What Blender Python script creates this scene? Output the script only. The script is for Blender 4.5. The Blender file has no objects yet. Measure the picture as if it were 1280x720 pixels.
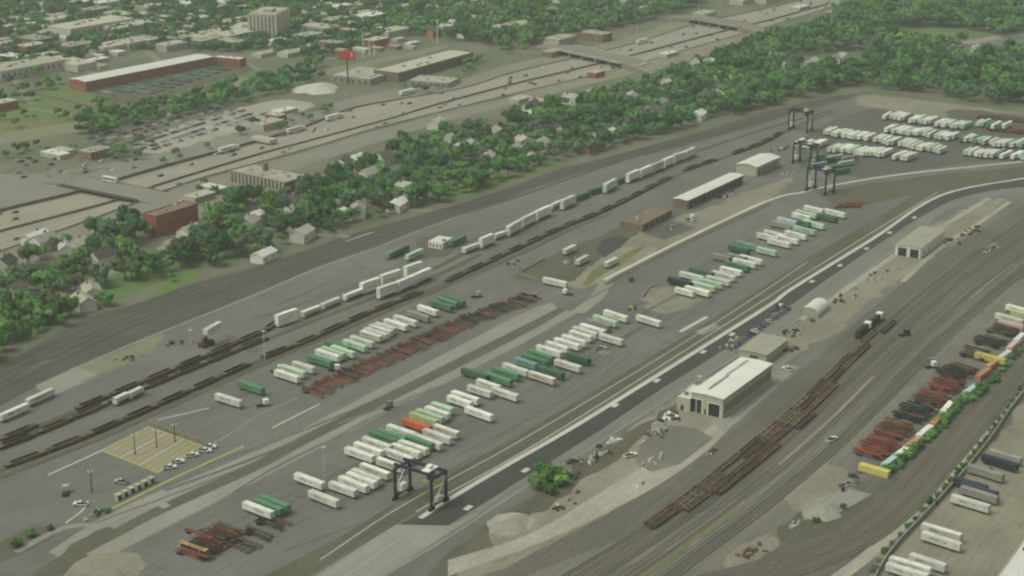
import bpy, bmesh, math, random
from mathutils import Vector, Matrix
from mathutils.geometry import tessellate_polygon
R = math.radians
rnd = random.Random(7)
SC = bpy.context.scene
COL = SC.collection
# ------------------------------------------------------------------ camera, sky, sun, exposure
F, PITCH, H = 2070.0, math.atan(690.0 / 2070.0), 267.0          # focal length in pixels of a 1280 wide frame, tilt, flying height
cd = bpy.data.cameras.new('camera'); cam = bpy.data.objects.new('camera', cd); COL.objects.link(cam)
cd.sensor_width = 36.0; cd.lens = 36.0 * F / 1280.0; cd.clip_start = 1.0; cd.clip_end = 30000.0
cam.location = (0, 0, H); cam.rotation_euler = (math.pi / 2 - PITCH, 0, 0); SC.camera = cam
SUN_EL, SUN_AZ = R(58), R(250)
w = bpy.data.worlds.new('World'); SC.world = w; w.use_nodes = True
nt = w.node_tree; bg = nt.nodes['Background']
sky = nt.nodes.new('ShaderNodeTexSky'); sky.sky_type = 'NISHITA'; sky.sun_disc = False
sky.sun_elevation = SUN_EL; sky.sun_rotation = SUN_AZ; sky.air_density = 1.0; sky.dust_density = 5.0; sky.ozone_density = 1.0
hs = nt.nodes.new('ShaderNodeHueSaturation'); hs.inputs['Saturation'].default_value = 0.22
tn = nt.nodes.new('ShaderNodeMix'); tn.data_type = 'RGBA'; tn.blend_type = 'MULTIPLY'; tn.inputs[0].default_value = 1.0; tn.inputs[7].default_value = (.98, 1.03, .95, 1)
nt.links.new(sky.outputs[0], hs.inputs['Color']); nt.links.new(hs.outputs[0], tn.inputs[6]); nt.links.new(tn.outputs[2], bg.inputs[0]); bg.inputs[1].default_value = 0.15
sl = bpy.data.lights.new('sun', 'SUN'); sl.energy = 1.05; sl.angle = R(22); sl.color = (.97, 1.0, 0.83)
so = bpy.data.objects.new('sun', sl); COL.objects.link(so)
sdir = Vector((math.sin(SUN_AZ) * math.cos(SUN_EL), math.cos(SUN_AZ) * math.cos(SUN_EL), math.sin(SUN_EL)))
so.rotation_euler = sdir.to_track_quat('Z', 'Y').to_euler(); so.location = (0, 0, 500)
SC.view_settings.view_transform = 'Standard'; SC.view_settings.look = 'None'
SC.view_settings.exposure = 0.0; SC.view_settings.gamma = 1.0; SC.view_settings.use_curve_mapping = False
SC.cycles.filter_width = 2.2; SC.cycles.volume_bounces = 0; SC.cycles.max_bounces = 4
# ------------------------------------------------------------------ helpers
cp, sp_ = math.cos(PITCH), math.sin(PITCH)
def G(px, py, z=0.0):
    """Where the sight line of a pixel of the photograph meets the level z."""
    a, b = (px - 640) / F, -(py - 360) / F
    d = Vector((a, cp + b * sp_, -sp_ + b * cp)); t = (z - H) / d.z
    return Vector((d.x * t, d.y * t, z))
def PX(p):
    v = Vector(p) - Vector((0, 0, H)); dep = v.y * cp - v.z * sp_; up = v.y * sp_ + v.z * cp
    return 640 + F * v.x / dep, 360 - F * up / dep
def ang(px, py, dx, dy, z=0.0):
    a, b = G(px - dx / 2, py - dy / 2, z), G(px + dx / 2, py + dy / 2, z)
    return math.atan2(b.y - a.y, b.x - a.x)
KIDS = {}
def tag(o, label=None, cat=None, group=None, kind=None):
    for k, v in (('label', label), ('category', cat), ('group', group), ('kind', kind)):
        if v: o[k] = v
    return o
def link(o, parent=None):
    COL.objects.link(o)
    if parent: o.parent = parent; KIDS.setdefault(parent.name, []).append(o)
    return o
def empty(name, loc, rz=0.0, label=None, cat=None, group=None):
    o = bpy.data.objects.new(name, None); o.empty_display_size = 1; o.location = loc; o.rotation_euler = (0, 0, rz)
    return tag(link(o), label, cat, group)
def copy_tree(o, parent=None):
    c = o.copy(); COL.objects.link(c)
    if parent: c.parent = parent; KIDS.setdefault(parent.name, []).append(c)
    for ch in KIDS.get(o.name, []): copy_tree(ch, c)
    return c
class MB:
    def __init__(s): s.v, s.f, s.m = [], [], []
    def face(s, pts, m=0):
        i = len(s.v); s.v += [tuple(p) for p in pts]; s.f.append(tuple(range(i, i + len(pts)))); s.m.append(m)
    def hexa(s, p, m=0, mtop=None):
        """p: 4 bottom then 4 top corners."""
        i = len(s.v); s.v += [tuple(q) for q in p]
        for k, f in enumerate(((3, 2, 1, 0), (4, 5, 6, 7), (0, 1, 5, 4), (1, 2, 6, 5), (2, 3, 7, 6), (3, 0, 4, 7))):
            s.f.append(tuple(i + j for j in f)); s.m.append(mtop if (k == 1 and mtop is not None) else m)
    def box(s, x0, x1, y0, y1, z0, z1, m=0, mtop=None):
        s.hexa([(x0, y0, z0), (x1, y0, z0), (x1, y1, z0), (x0, y1, z0), (x0, y0, z1), (x1, y0, z1), (x1, y1, z1), (x0, y1, z1)], m, mtop)
    def bar(s, a, b, t, m=0, t2=None):
        a, b = Vector(a), Vector(b); d = (b - a).normalized()
        u = d.cross(Vector((0, 0, 1))); u = u.normalized() if u.length > 1e-3 else Vector((1, 0, 0))
        v = u.cross(d); h = t / 2; g = (t2 or t) / 2
        q = [(-1, -1), (1, -1), (1, 1), (-1, 1)]
        s.hexa([a + u * x * h + v * y * g for x, y in q] + [b + u * x * h + v * y * g for x, y in q], m)
    def cyl(s, a, b, r0, r1=None, n=10, m=0):
        a, b = Vector(a), Vector(b); r1 = r0 if r1 is None else r1; d = (b - a).normalized()
        u = d.orthogonal().normalized(); v = d.cross(u); i = len(s.v)
        for k in range(n):
            t = 2 * math.pi * k / n; e = u * math.cos(t) + v * math.sin(t)
            s.v += [tuple(a + e * r0), tuple(b + e * r1)]
        for k in range(n):
            j = (k + 1) % n; s.f.append((i + 2 * k, i + 2 * j, i + 2 * j + 1, i + 2 * k + 1)); s.m.append(m)
        s.f.append(tuple(i + 2 * k for k in reversed(range(n)))); s.m.append(m)
        s.f.append(tuple(i + 2 * k + 1 for k in range(n))); s.m.append(m)
    def mesh(s, name, mats):
        me = bpy.data.meshes.new(name); me.from_pydata(s.v, [], s.f)
        for m in (mats if isinstance(mats, (list, tuple)) else [mats]): me.materials.append(m)
        me.polygons.foreach_set('material_index', s.m); me.update()
        bm = bmesh.new(); bm.from_mesh(me); bmesh.ops.recalc_face_normals(bm, faces=bm.faces); bm.to_mesh(me); bm.free()
        return me
    def build(s, name, mats, parent=None, loc=None):
        o = bpy.data.objects.new(name, s.mesh(name, mats))
        if loc is not None: o.location = loc
        return link(o, parent)
def newobj(name, me, parent=None, loc=None, rz=0.0):
    o = bpy.data.objects.new(name, me)
    if loc is not None: o.location = loc
    o.rotation_euler = (0, 0, rz)
    return link(o, parent)
ONES = 'zero first second third fourth fifth sixth seventh eighth ninth tenth eleventh twelfth thirteenth fourteenth fifteenth sixteenth seventeenth eighteenth nineteenth'.split()
TENS = {2: 'twent', 3: 'thirt', 4: 'fort', 5: 'fift', 6: 'sixt', 7: 'sevent', 8: 'eight', 9: 'ninet'}
def nth(n):
    if n < 20: return ONES[n]
    if n >= 100: return 'hundred-and-' + nth(n - 100) if n > 100 else 'hundredth'
    return TENS[n // 10] + ('ieth' if n % 10 == 0 else 'y-' + ONES[n % 10])
# ------------------------------------------------------------------ materials
def mat(name, col, rough=0.8, var=0.12, scale=0.5, objvar=0.0, col2=None, spec=0.2, metal=0.0, mark=None):
    """Surface colour with two sizes of mottling; objvar varies from object to object; mark adds a worn lettering band on box sides."""
    m = bpy.data.materials.new(name); m.use_nodes = True; t = m.node_tree; N, L = t.nodes, t.links
    b = N['Principled BSDF']; b.inputs['Roughness'].default_value = rough; b.inputs['Metallic'].default_value = metal
    b.inputs['Specular IOR Level'].default_value = spec
    tc = N.new('ShaderNodeTexCoord'); oi = N.new('ShaderNodeObjectInfo')
    add = N.new('ShaderNodeVectorMath'); add.operation = 'ADD'; L.new(tc.outputs['Object'], add.inputs[0])
    sc_ = N.new('ShaderNodeVectorMath'); sc_.operation = 'SCALE'; sc_.inputs['Scale'].default_value = 37.0
    cv = N.new('ShaderNodeCombineXYZ'); L.new(oi.outputs['Random'], cv.inputs[0]); L.new(oi.outputs['Random'], cv.inputs[1])
    L.new(cv.outputs[0], sc_.inputs[0]); L.new(sc_.outputs[0], add.inputs[1])
    n1 = N.new('ShaderNodeTexNoise'); n1.inputs['Scale'].default_value = scale; n1.inputs['Detail'].default_value = 6; n1.inputs['Roughness'].default_value = 0.65
    L.new(add.outputs[0], n1.inputs['Vector'])
    mr = N.new('ShaderNodeMapRange'); mr.inputs[1].default_value = 0.3; mr.inputs[2].default_value = 0.7
    mr.inputs[3].default_value = 1 - var; mr.inputs[4].default_value = 1 + var; L.new(n1.outputs[0], mr.inputs[0])
    last = mr.outputs[0]
    if objvar:
        m2 = N.new('ShaderNodeMapRange'); m2.inputs[3].default_value = 1 - objvar; m2.inputs[4].default_value = 1 + objvar; L.new(oi.outputs['Random'], m2.inputs[0])
        mu = N.new('ShaderNodeMath'); mu.operation = 'MULTIPLY'; L.new(last, mu.inputs[0]); L.new(m2.outputs[0], mu.inputs[1]); last = mu.outputs[0]
    mx = N.new('ShaderNodeMix'); mx.data_type = 'RGBA'
    c2 = col2 or col; mx.inputs[6].default_value = (*col, 1); mx.inputs[7].default_value = (*c2, 1)
    n2 = N.new('ShaderNodeTexNoise'); n2.inputs['Scale'].default_value = scale * 0.31; n2.inputs['Detail'].default_value = 4; L.new(add.outputs[0], n2.inputs['Vector'])
    r2 = N.new('ShaderNodeMapRange'); r2.inputs[1].default_value = 0.38; r2.inputs[2].default_value = 0.62; L.new(n2.outputs[0], r2.inputs[0]); L.new(r2.outputs[0], mx.inputs[0])
    out = mx.outputs[2]
    if mark:
        sx = N.new('ShaderNodeSeparateXYZ'); L.new(tc.outputs['Object'], sx.inputs[0])
        def band(src, c, wd):
            s1 = N.new('ShaderNodeMath'); s1.operation = 'SUBTRACT'; L.new(src, s1.inputs[0]); s1.inputs[1].default_value = c
            s2 = N.new('ShaderNodeMath'); s2.operation = 'ABSOLUTE'; L.new(s1.outputs[0], s2.inputs[0])
            s3 = N.new('ShaderNodeMath'); s3.operation = 'LESS_THAN'; L.new(s2.outputs[0], s3.inputs[0]); s3.inputs[1].default_value = wd
            return s3.outputs[0]
        wv = N.new('ShaderNodeTexNoise'); wv.inputs['Scale'].default_value = 1.3; L.new(tc.outputs['Object'], wv.inputs['Vector'])
        g = N.new('ShaderNodeMath'); g.operation = 'GREATER_THAN'; L.new(wv.outputs[0], g.inputs[0]); g.inputs[1].default_value = 0.47
        p1 = N.new('ShaderNodeMath'); p1.operation = 'MULTIPLY'; L.new(band(sx.outputs[0], -1.0, 3.6), p1.inputs[0]); L.new(band(sx.outputs[2], 2.85, 0.5), p1.inputs[1])
        p2 = N.new('ShaderNodeMath'); p2.operation = 'MULTIPLY'; L.new(p1.outputs[0], p2.inputs[0]); L.new(g.outputs[0], p2.inputs[1])
        p3 = N.new('ShaderNodeMath'); p3.operation = 'MULTIPLY'; L.new(p2.outputs[0], p3.inputs[0]); p3.inputs[1].default_value = 0.8
        mk = N.new('ShaderNodeMix'); mk.data_type = 'RGBA'; L.new(p3.outputs[0], mk.inputs[0]); L.new(out, mk.inputs[6]); mk.inputs[7].default_value = (*mark, 1); out = mk.outputs[2]
    vm = N.new('ShaderNodeVectorMath'); vm.operation = 'SCALE'; L.new(out, vm.inputs[0]); L.new(last, vm.inputs['Scale'])
    L.new(vm.outputs[0], b.inputs['Base Color'])
    return m
YDIR = ang(705, 532, 350, -235)
def gmat(name, c1, c2, big=0.02, var=0.16, streak=0.0, sdir=None, c3=None, rough=0.9, fine=0.6):
    """Ground: two colours in broad patches, wear streaks along sdir, fine grain, optional stains c3."""
    m = bpy.data.materials.new(name); m.use_nodes = True; t = m.node_tree; N, L = t.nodes, t.links
    b = N['Principled BSDF']; b.inputs['Roughness'].default_value = rough; b.inputs['Specular IOR Level'].default_value = 0.2
    ge = N.new('ShaderNodeNewGeometry')
    def noise(vec, s, d=5, ro=0.6, dist=0.0):
        n = N.new('ShaderNodeTexNoise'); n.inputs['Scale'].default_value = s; n.inputs['Detail'].default_value = d
        n.inputs['Roughness'].default_value = ro; n.inputs['Distortion'].default_value = dist; L.new(vec, n.inputs['Vector']); return n.outputs[0]
    def rng(src, a, b_, c, d):
        r = N.new('ShaderNodeMapRange'); r.inputs[1].default_value = a; r.inputs[2].default_value = b_; r.inputs[3].default_value = c; r.inputs[4].default_value = d
        L.new(src, r.inputs[0]); return r.outputs[0]
    P = ge.outputs['Position']
    mx = N.new('ShaderNodeMix'); mx.data_type = 'RGBA'; mx.inputs[6].default_value = (*c1, 1); mx.inputs[7].default_value = (*c2, 1)
    L.new(rng(noise(P, big, 7, 0.62, 0.4), 0.36, 0.64, 0, 1), mx.inputs[0]); out = mx.outputs[2]
    if c3:
        m3 = N.new('ShaderNodeMix'); m3.data_type = 'RGBA'; L.new(rng(noise(P, big * 3.7, 6, 0.7, 0.8), 0.56, 0.7, 0, 0.8), m3.inputs[0]); L.new(out, m3.inputs[6]); m3.inputs[7].default_value = (*c3, 1); out = m3.outputs[2]
    k = rng(noise(P, fine, 6, 0.7), 0.3, 0.7, 1 - var, 1 + var)
    if streak:
        mp = N.new('ShaderNodeMapping'); mp.vector_type = 'TEXTURE'; mp.inputs['Rotation'].default_value = (0, 0, sdir if sdir is not None else YDIR); mp.inputs['Scale'].default_value = (90, 1.6, 1)
        L.new(P, mp.inputs['Vector'])
        s = rng(noise(mp.outputs[0], 1.0, 5, 0.65), 0.3, 0.7, 1 - streak, 1 + streak)
        mu = N.new('ShaderNodeMath'); mu.operation = 'MULTIPLY'; L.new(k, mu.inputs[0]); L.new(s, mu.inputs[1]); k = mu.outputs[0]
    vm = N.new('ShaderNodeVectorMath'); vm.operation = 'SCALE'; L.new(out, vm.inputs[0]); L.new(k, vm.inputs['Scale'])
    L.new(vm.outputs[0], b.inputs['Base Color'])
    return m
M = {}
M['town'] = gmat('town_ground', (.15, .147, .108), (.10, .115, .062), 0.016, .28, c3=(.058, .095, .034))
M['asphalt'] = gmat('yard_asphalt', (.116, .111, .098), (.152, .145, .128), 0.016, .14, .17, c3=(.096, .092, .082))
M['asphalt_pale'] = gmat('pale_asphalt', (.150, .146, .128), (.18, .174, .152), 0.02, .14, .14)
M['dusty_road'] = gmat('dusty_road', (.135, .127, .105), (.165, .154, .125), 0.02, .16, .16, c3=(.11, .10, .083))
M['asphalt_dark'] = gmat('dark_asphalt', (.05, .05, .047), (.062, .061, .056), 0.02, .12, .08)
M['asphalt_mid'] = gmat('worn_asphalt', (.085, .083, .074), (.105, .10, .09), 0.02, .12, .10)
M['concrete'] = gmat('concrete', (.25, .24, .20), (.21, .20, .17), 0.03, .12, .12)
M['concrete_white'] = gmat('pale_concrete', (.47, .455, .39), (.41, .395, .34), 0.05, .12, .08)
M['olive'] = gmat('weedy_ballast', (.085, .08, .055), (.105, .097, .07), 0.03, .22, .18)
M['ballast'] = gmat('dark_ballast', (.068, .062, .055), (.092, .084, .074), 0.02, .2, .22, sdir=ang(400, 350, 700, -245))
M['ballast_brown'] = gmat('brown_ballast', (.10, .092, .076), (.125, .115, .094), 0.02, .2, .2)
M['dirt'] = gmat('dry_dirt', (.235, .215, .16), (.18, .165, .12), 0.03, .2, .10, c3=(.125, .125, .08))
M['gravel'] = gmat('pale_gravel', (.33, .31, .25), (.26, .245, .195), 0.04, .2, .1)
M['grass'] = gmat('rough_grass', (.085, .155, .038), (.115, .155, .055), 0.03, .25, c3=(.15, .15, .07))
M['grass_olive'] = gmat('dry_grass', (.12, .13, .055), (.16, .155, .075), 0.03, .22, c3=(.08, .11, .035))
M['expressway'] = gmat('expressway_concrete', (.235, .215, .17), (.275, .25, .20), 0.02, .10, .12, sdir=ang(400, 155, 700, -190))
M['street'] = gmat('street_asphalt', (.175, .165, .135), (.21, .195, .16), 0.03, .16)
M['tan'] = gmat('tan_earth', (.20, .19, .12), (.17, .17, .10), 0.03, .2)
M['pad'] = gmat('sandy_pad', (.22, .195, .125), (.24, .215, .15), 0.05, .12)
M['yellow_paint'] = gmat('yellow_paint', (.37, .34, .11), (.30, .28, .12), 0.3, .2)
M['white_paint'] = gmat('white_paint', (.50, .49, .43), (.42, .41, .36), 0.3, .2)
M['rust'] = mat('rusty_steel', (.085, .058, .038), .85, .3, .8, .35, (.12, .09, .062))
M['rail'] = mat('worn_rail_steel', (.20, .175, .14), .5, .15, .5)
M['dark'] = mat('dark_painted_steel', (.03, .032, .034), .6, .2, 1.0, .1)
M['tyre'] = mat('tyre_rubber', (.02, .02, .02), .9, .1, 2)
M['glass'] = mat('dark_glass', (.02, .025, .03), .15, .05, 1, spec=.6)
M['white_wall'] = mat('white_painted_wall', (.62, .60, .53), .7, .1, .3, .08)
M['tan_wall'] = mat('tan_metal_wall', (.36, .34, .275), .7, .1, .4, .05)
M['roof_white'] = mat('white_roof', (.54, .535, .48), .7, .06, .15, .04)
M['roof_grey'] = mat('grey_roof', (.26, .25, .215), .9, .2, .3, .2, (.34, .32, .27))
M['roof_tan'] = mat('tan_roof', (.37, .35, .27), .9, .12, .2, .12)
M['roof_dark'] = mat('dark_shingle_roof', (.10, .095, .085), .9, .2, .6, .3)
M['roof_brown'] = mat('brown_roof', (.17, .135, .105), .9, .2, .3, .15)
M['brick_red'] = mat('red_brick', (.27, .085, .06), .9, .15, .6, .1)
M['brick_orange'] = mat('orange_brick', (.33, .17, .105), .9, .15, .6, .1)
M['brick_brown'] = mat('brown_brick', (.20, .125, .09), .9, .15, .5, .15)
M['stone'] = mat('pale_stone', (.42, .40, .32), .9, .12, .4, .08)
M['wood_pale'] = mat('pale_siding', (.55, .53, .46), .8, .1, .5, .15)
M['pole'] = mat('galvanised_pole', (.45, .44, .36), .5, .1, 1)
M['pole_white'] = mat('white_pole', (.70, .70, .62), .5, .05, 1)
M['bark'] = mat('bark', (.07, .055, .04), .95, .2, 2)
LEAF = {'mid': mat('leaf_mid', (.066, .158, .044), .85, .25, .35, .42, (.095, .188, .058), spec=.03),
        'deep': mat('leaf_deep', (.046, .122, .042), .85, .25, .35, .36, (.062, .142, .054), spec=.03),
        'light': mat('leaf_light', (.105, .215, .055), .85, .25, .35, .28, (.135, .23, .070), spec=.03),
        'brown': mat('leaf_olive', (.10, .128, .056), .85, .25, .35, .28, (.12, .14, .07), spec=.03),
        'grey': mat('leaf_grey_green', (.086, .146, .080), .85, .25, .35, .28, (.10, .155, .09), spec=.03)}
# ------------------------------------------------------------------ ground sheets
NATURAL = {'dirt', 'gravel', 'olive', 'grass', 'grass_olive', 'tan', 'wheel_path', 'dusty_path'}
SHEET = [0]
def lift(z):
    SHEET[0] += 1; return z + .0003 * SHEET[0]

def resample(pts, n):
    d = [0.0]
    for a, b in zip(pts, pts[1:]): d.append(d[-1] + (b - a).length)
    out = []; j = 0
    for i in range(n):
        s = d[-1] * i / (n - 1)
        while j < len(d) - 2 and d[j + 1] < s: j += 1
        k = (s - d[j]) / max(d[j + 1] - d[j], 1e-9); out.append(pts[j].lerp(pts[j + 1], k))
    return out
def curve(px, z=0.0, sub=6):
    """A smooth line through pixels of the photograph, on the ground."""
    p = [G(x, y, z) for x, y in px]
    if len(p) < 3: return p
    q = []
    e = [p[0] * 2 - p[1]] + p + [p[-1] * 2 - p[-2]]
    for i in range(1, len(e) - 2):
        a, b, c, d = e[i - 1], e[i], e[i + 1], e[i + 2]
        for k in range(sub):
            t = k / sub
            q.append(0.5 * ((2 * b) + (c - a) * t + (2 * a - 5 * b + 4 * c - d) * t * t + (3 * b - a - 3 * c + d) * t ** 3))
    q.append(p[-1]); return q
def poly(name, px, m, z, smooth=False):
    z = lift(z)
    p = [G(x, y, z) for x, y in px]
    if m in NATURAL and len(p) > 4:                 # ground that no one laid out: rounded, ragged outline
        q, n = [], len(p)
        for i in range(n):
            A_, B_, C__, D_ = p[i - 1], p[i], p[(i + 1) % n], p[(i + 2) % n]; k = max(4, min(24, int((C__ - B_).length / 6)))
            for j in range(k):
                t = j / k; v = 0.5 * ((2 * B_) + (C__ - A_) * t + (2 * A_ - 5 * B_ + 4 * C__ - D_) * t * t + (3 * B_ - A_ - 3 * C__ + D_) * t ** 3)
                w_ = min(1.4, (C__ - B_).length * .04); q.append(v + Vector((rnd.gauss(0, w_), rnd.gauss(0, w_), 0)))
        p = q
    me = bpy.data.meshes.new(name); tris = tessellate_polygon([p])
    me.from_pydata([tuple(q) for q in p], [], [tuple(t) for t in tris]); me.materials.append(M[m])
    bm = bmesh.new(); bm.from_mesh(me)
    bmesh.ops.recalc_face_normals(bm, faces=bm.faces)
    for f in bm.faces:
        if f.normal.z < 0: f.normal_flip()
    bm.to_mesh(me); bm.free()
    return tag(link(bpy.data.objects.new(name, me)), kind='structure')
def strip(name, A, B, m, z, n=60, kind='structure'):
    z = lift(z)
    a, b = resample(curve(A, z), n), resample(curve(B, z), n)
    mb = MB()
    for i in range(n - 1): mb.face([a[i], a[i + 1], b[i + 1], b[i]])
    me = mb.mesh(name, M[m])
    if me.polygons[0].normal.z < 0: me.flip_normals()
    return tag(link(bpy.data.objects.new(name, me)), kind=kind)
def offset(c, w_):
    out = []
    for i, p in enumerate(c):
        t = (c[min(i + 1, len(c) - 1)] - c[max(i - 1, 0)]); n = Vector((-t.y, t.x, 0)).normalized(); out.append(p + n * w_)
    return out
def ribbon_on(c, name, m, z, wd, n=80):
    z = lift(z); c = resample(c, n); a, b = offset(c, wd / 2), offset(c, -wd / 2); mb = MB()
    for i in range(n - 1): mb.face([(a[i].x, a[i].y, z), (a[i + 1].x, a[i + 1].y, z), (b[i + 1].x, b[i + 1].y, z), (b[i].x, b[i].y, z)])
    me = mb.mesh(name, M[m])
    if me.polygons[0].normal.z < 0: me.flip_normals()
    return tag(link(bpy.data.objects.new(name, me)), kind='structure')
def ribbon(name, px, m, z, wd, n=80): return ribbon_on(curve(px), name, m, z, wd, n)
def wallstrip(name, c, h, th, m, z0=0.0, n=60, label=None, cat='wall', z0f=None):
    c = resample(c, n); a, b = offset(c, th / 2), offset(c, -th / 2); mb = MB(); v = []
    for i in range(n):
        zz = z0 if z0f is None else z0f(i / (n - 1))
        v += [(a[i].x, a[i].y, zz), (b[i].x, b[i].y, zz), (b[i].x, b[i].y, zz + h), (a[i].x, a[i].y, zz + h)]
    mb.v = v
    for i in range(n - 1):
        for k in range(4): mb.f.append((4 * i + k, 4 * i + (k + 1) % 4, 4 * i + 4 + (k + 1) % 4, 4 * i + 4 + k)); mb.m.append(0)
    mb.f += [(0, 1, 2, 3), tuple(4 * (n - 1) + k for k in (3, 2, 1, 0))]; mb.m += [0, 0]
    o = mb.build(name, M[m] if isinstance(m, str) else m)
    return tag(o, label, cat)
# ------------------------------------------------------------------ the ground with the sunken expressway
E1 = [(-80, 283), (0, 262), (100, 238), (155, 221), (230, 200), (305, 180), (380, 158), (440, 135), (505, 123), (580, 110), (640, 91), (720, 72), (800, 52), (870, 30), (960, 10), (1060, -14), (1200, -45)]
E2 = [(-80, 341), (0, 314), (100, 279), (160, 257), (240, 226), (320, 204), (405, 180), (460, 163), (550, 140), (640, 118), (720, 99), (780, 85), (865, 60), (960, 33), (1080, -2), (1240, -40)]
NS = 80
e1, e2 = resample(curve(E1), NS), resample(curve(E2), NS)
d0, d1 = (e1[0] - e1[3]).normalized(), (e1[-1] - e1[-4]).normalized()
e1 = [e1[0] + d0 * 5000] + e1 + [e1[-1] + d1 * 9000]; e2 = [e2[0] + d0 * 5000] + e2 + [e2[-1] + d1 * 9000]
def sink(i):                                        # how deep the carriageway lies below the streets
    x = PX((e1[i].x, e1[i].y, 0))[0] if 0 < i < NS + 1 else (-999 if i == 0 else 2000)
    return 1.5 if x < 330 else max(0.2, 1.5 - (x - 330) / 190 * 1.3)
nrm = Vector((-(e1[40].y - e1[10].y), e1[40].x - e1[10].x, 0)).normalized()
if nrm.dot(e1[20] - e2[20]) < 0: nrm = -nrm
mb = MB()
for i in range(NS + 1):
    mb.face([e1[i], e1[i + 1], e1[i + 1] + nrm * 9000, e1[i] + nrm * 9000])
    mb.face([e2[i] - nrm * 9000, e2[i + 1] - nrm * 9000, e2[i + 1], e2[i]])
me = mb.mesh('ground', M['town'])
bm = bmesh.new(); bm.from_mesh(me); bmesh.ops.remove_doubles(bm, verts=bm.verts, dist=.01)
for f in bm.faces:
    f.normal_update()
    if f.normal.z < 0: f.normal_flip()
bm.to_mesh(me); bm.free()
tag(link(bpy.data.objects.new('ground', me)), kind='structure')
mb = MB()
for i in range(NS + 1):
    za, zb = -sink(i), -sink(i + 1)
    mb.face([(e2[i].x, e2[i].y, za), (e2[i + 1].x, e2[i + 1].y, zb), (e1[i + 1].x, e1[i + 1].y, zb), (e1[i].x, e1[i].y, za)])
tag(mb.build('expressway', M['expressway']), kind='structure')
for e, sgn, lab in ((e1, 1, 'stained concrete retaining wall along the far edge of the sunken expressway'), (e2, -1, 'concrete retaining wall along the near edge of the sunken expressway')):
    mb = MB(); v = []
    for i in range(NS + 2):
        a = e[i] - nrm * sgn * .02; b_ = e[i] + nrm * sgn * .45; z = -sink(min(i, NS)) - .3
        v += [(a.x, a.y, z), (b_.x, b_.y, z), (b_.x, b_.y, .55), (a.x, a.y, .55)]
    mb.v = v
    for i in range(NS + 1):
        for k in range(4): mb.f.append((4 * i + k, 4 * i + (k + 1) % 4, 4 * i + 4 + (k + 1) % 4, 4 * i + 4 + k)); mb.m.append(0)
    mb.f += [(0, 1, 2, 3), tuple(4 * (NS + 1) + k for k in (3, 2, 1, 0))]; mb.m += [0, 0]
    tag(mb.build('retaining_wall', mat('stained_concrete', (.15, .14, .11), .9, .2, .1)), lab, 'wall')
def sink_at(p):
    i = min(range(1, NS + 1), key=lambda i: (e1[i] - p).length); return sink(i)
# median barrier between the carriageways
midpx = [(-80, 309), (0, 287), (140, 250), (192, 231), (320, 192), (365, 180), (480, 150), (550, 130), (640, 106), (715, 88), (800, 67), (902, 40), (960, 26), (1035, 5)]
mc = resample(curve(midpx), 120); mb = MB(); v = []
for i, p in enumerate(mc):
    t = (mc[min(i + 1, 119)] - mc[max(i - 1, 0)]).normalized(); n = Vector((-t.y, t.x, 0)); z = -sink_at(p) - .1
    for s, h in ((-.6, 0), (.6, 0), (.35, 1.5), (-.35, 1.5)): v.append((p.x + n.x * s, p.y + n.y * s, z + h))
mb.v = v
for i in range(119):
    for k in range(4): mb.f.append((4 * i + k, 4 * i + (k + 1) % 4, 4 * i + 4 + (k + 1) % 4, 4 * i + 4 + k)); mb.m.append(0)
mb.f += [(0, 1, 2, 3), (479, 478, 477, 476)]; mb.m += [0, 0]
tag(mb.build('median_barrier', mat('barrier_concrete', (.135, .125, .10), .9, .15, .2)), 'long dark concrete barrier dividing the two expressway carriageways', 'barrier')
def between(k, n=100):
    """A line inside the expressway, k from the near edge 0 to the far edge 1, at road level."""
    a, b = resample(curve(E1), n), resample(curve(E2), n); out = []
    for p, q in zip(a, b):
        r = q.lerp(p, k); r.z = -sink_at(r); out.append(r)
    return out
for k in (.16, .27, .62, .73, .84):                   # lane lines
    c = between(k); a, b_ = offset(c, .14), offset(c, -.14); mb = MB()
    for i in range(0, 99): mb.face([(q.x, q.y, c[j].z + .02) for q, j in ((a[i], i), (a[i + 1], i + 1), (b_[i + 1], i + 1), (b_[i], i))])
    me = mb.mesh('lane_marking', M['white_paint']); tag(link(bpy.data.objects.new('lane_marking', me)), kind='structure')
# ------------------------------------------------------------------ the rail yard's surfaces
NB = [(-60, 492), (0, 457), (60, 424), (110, 397), (180, 377), (245, 353), (335, 328), (400, 306), (460, 286), (550, 262), (630, 236), (700, 211), (760, 196), (870, 166), (960, 139), (1040, 121), (1075, 117)]
ME = [(-60, 540), (45, 483), (100, 458), (180, 424), (320, 368), (400, 334), (470, 310), (520, 290), (640, 247), (715, 220), (805, 195), (900, 170), (1000, 140), (1060, 124)]
poly('yard_ground', NB + [(1130, 131), (1210, 140), (1290, 150), (1500, 190), (1500, 420), (1500, 800), (-150, 800), (-150, 545)], 'asphalt', .03)
strip('mainline_ballast', NB, ME, 'ballast', .05)
ribbon('track_edge', [(45, 483), (100, 458), (180, 424), (320, 368), (400, 334), (470, 310), (520, 290), (640, 247), (715, 220), (805, 195)], 'concrete', .09, 1.7)
ribbon('service_path', [(-20, 487), (0, 477), (60, 450)], 'concrete', .08, 2.2)
ribbon('service_path', [(105, 432), (180, 403), (270, 373), (380, 335), (440, 306), (500, 284)], 'asphalt_mid', .08, 1.3)
strip('service_path', [(430, 300), (460, 288)], [(436, 304), (468, 291)], 'concrete', .08, 4)
poly('concrete_apron', [(45, 484), (95, 458), (125, 470), (60, 497)], 'concrete', .07)
poly('dirt_patch', [(100, 460), (180, 427), (205, 418), (190, 436), (140, 462), (108, 472)], 'tan', .06)
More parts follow.
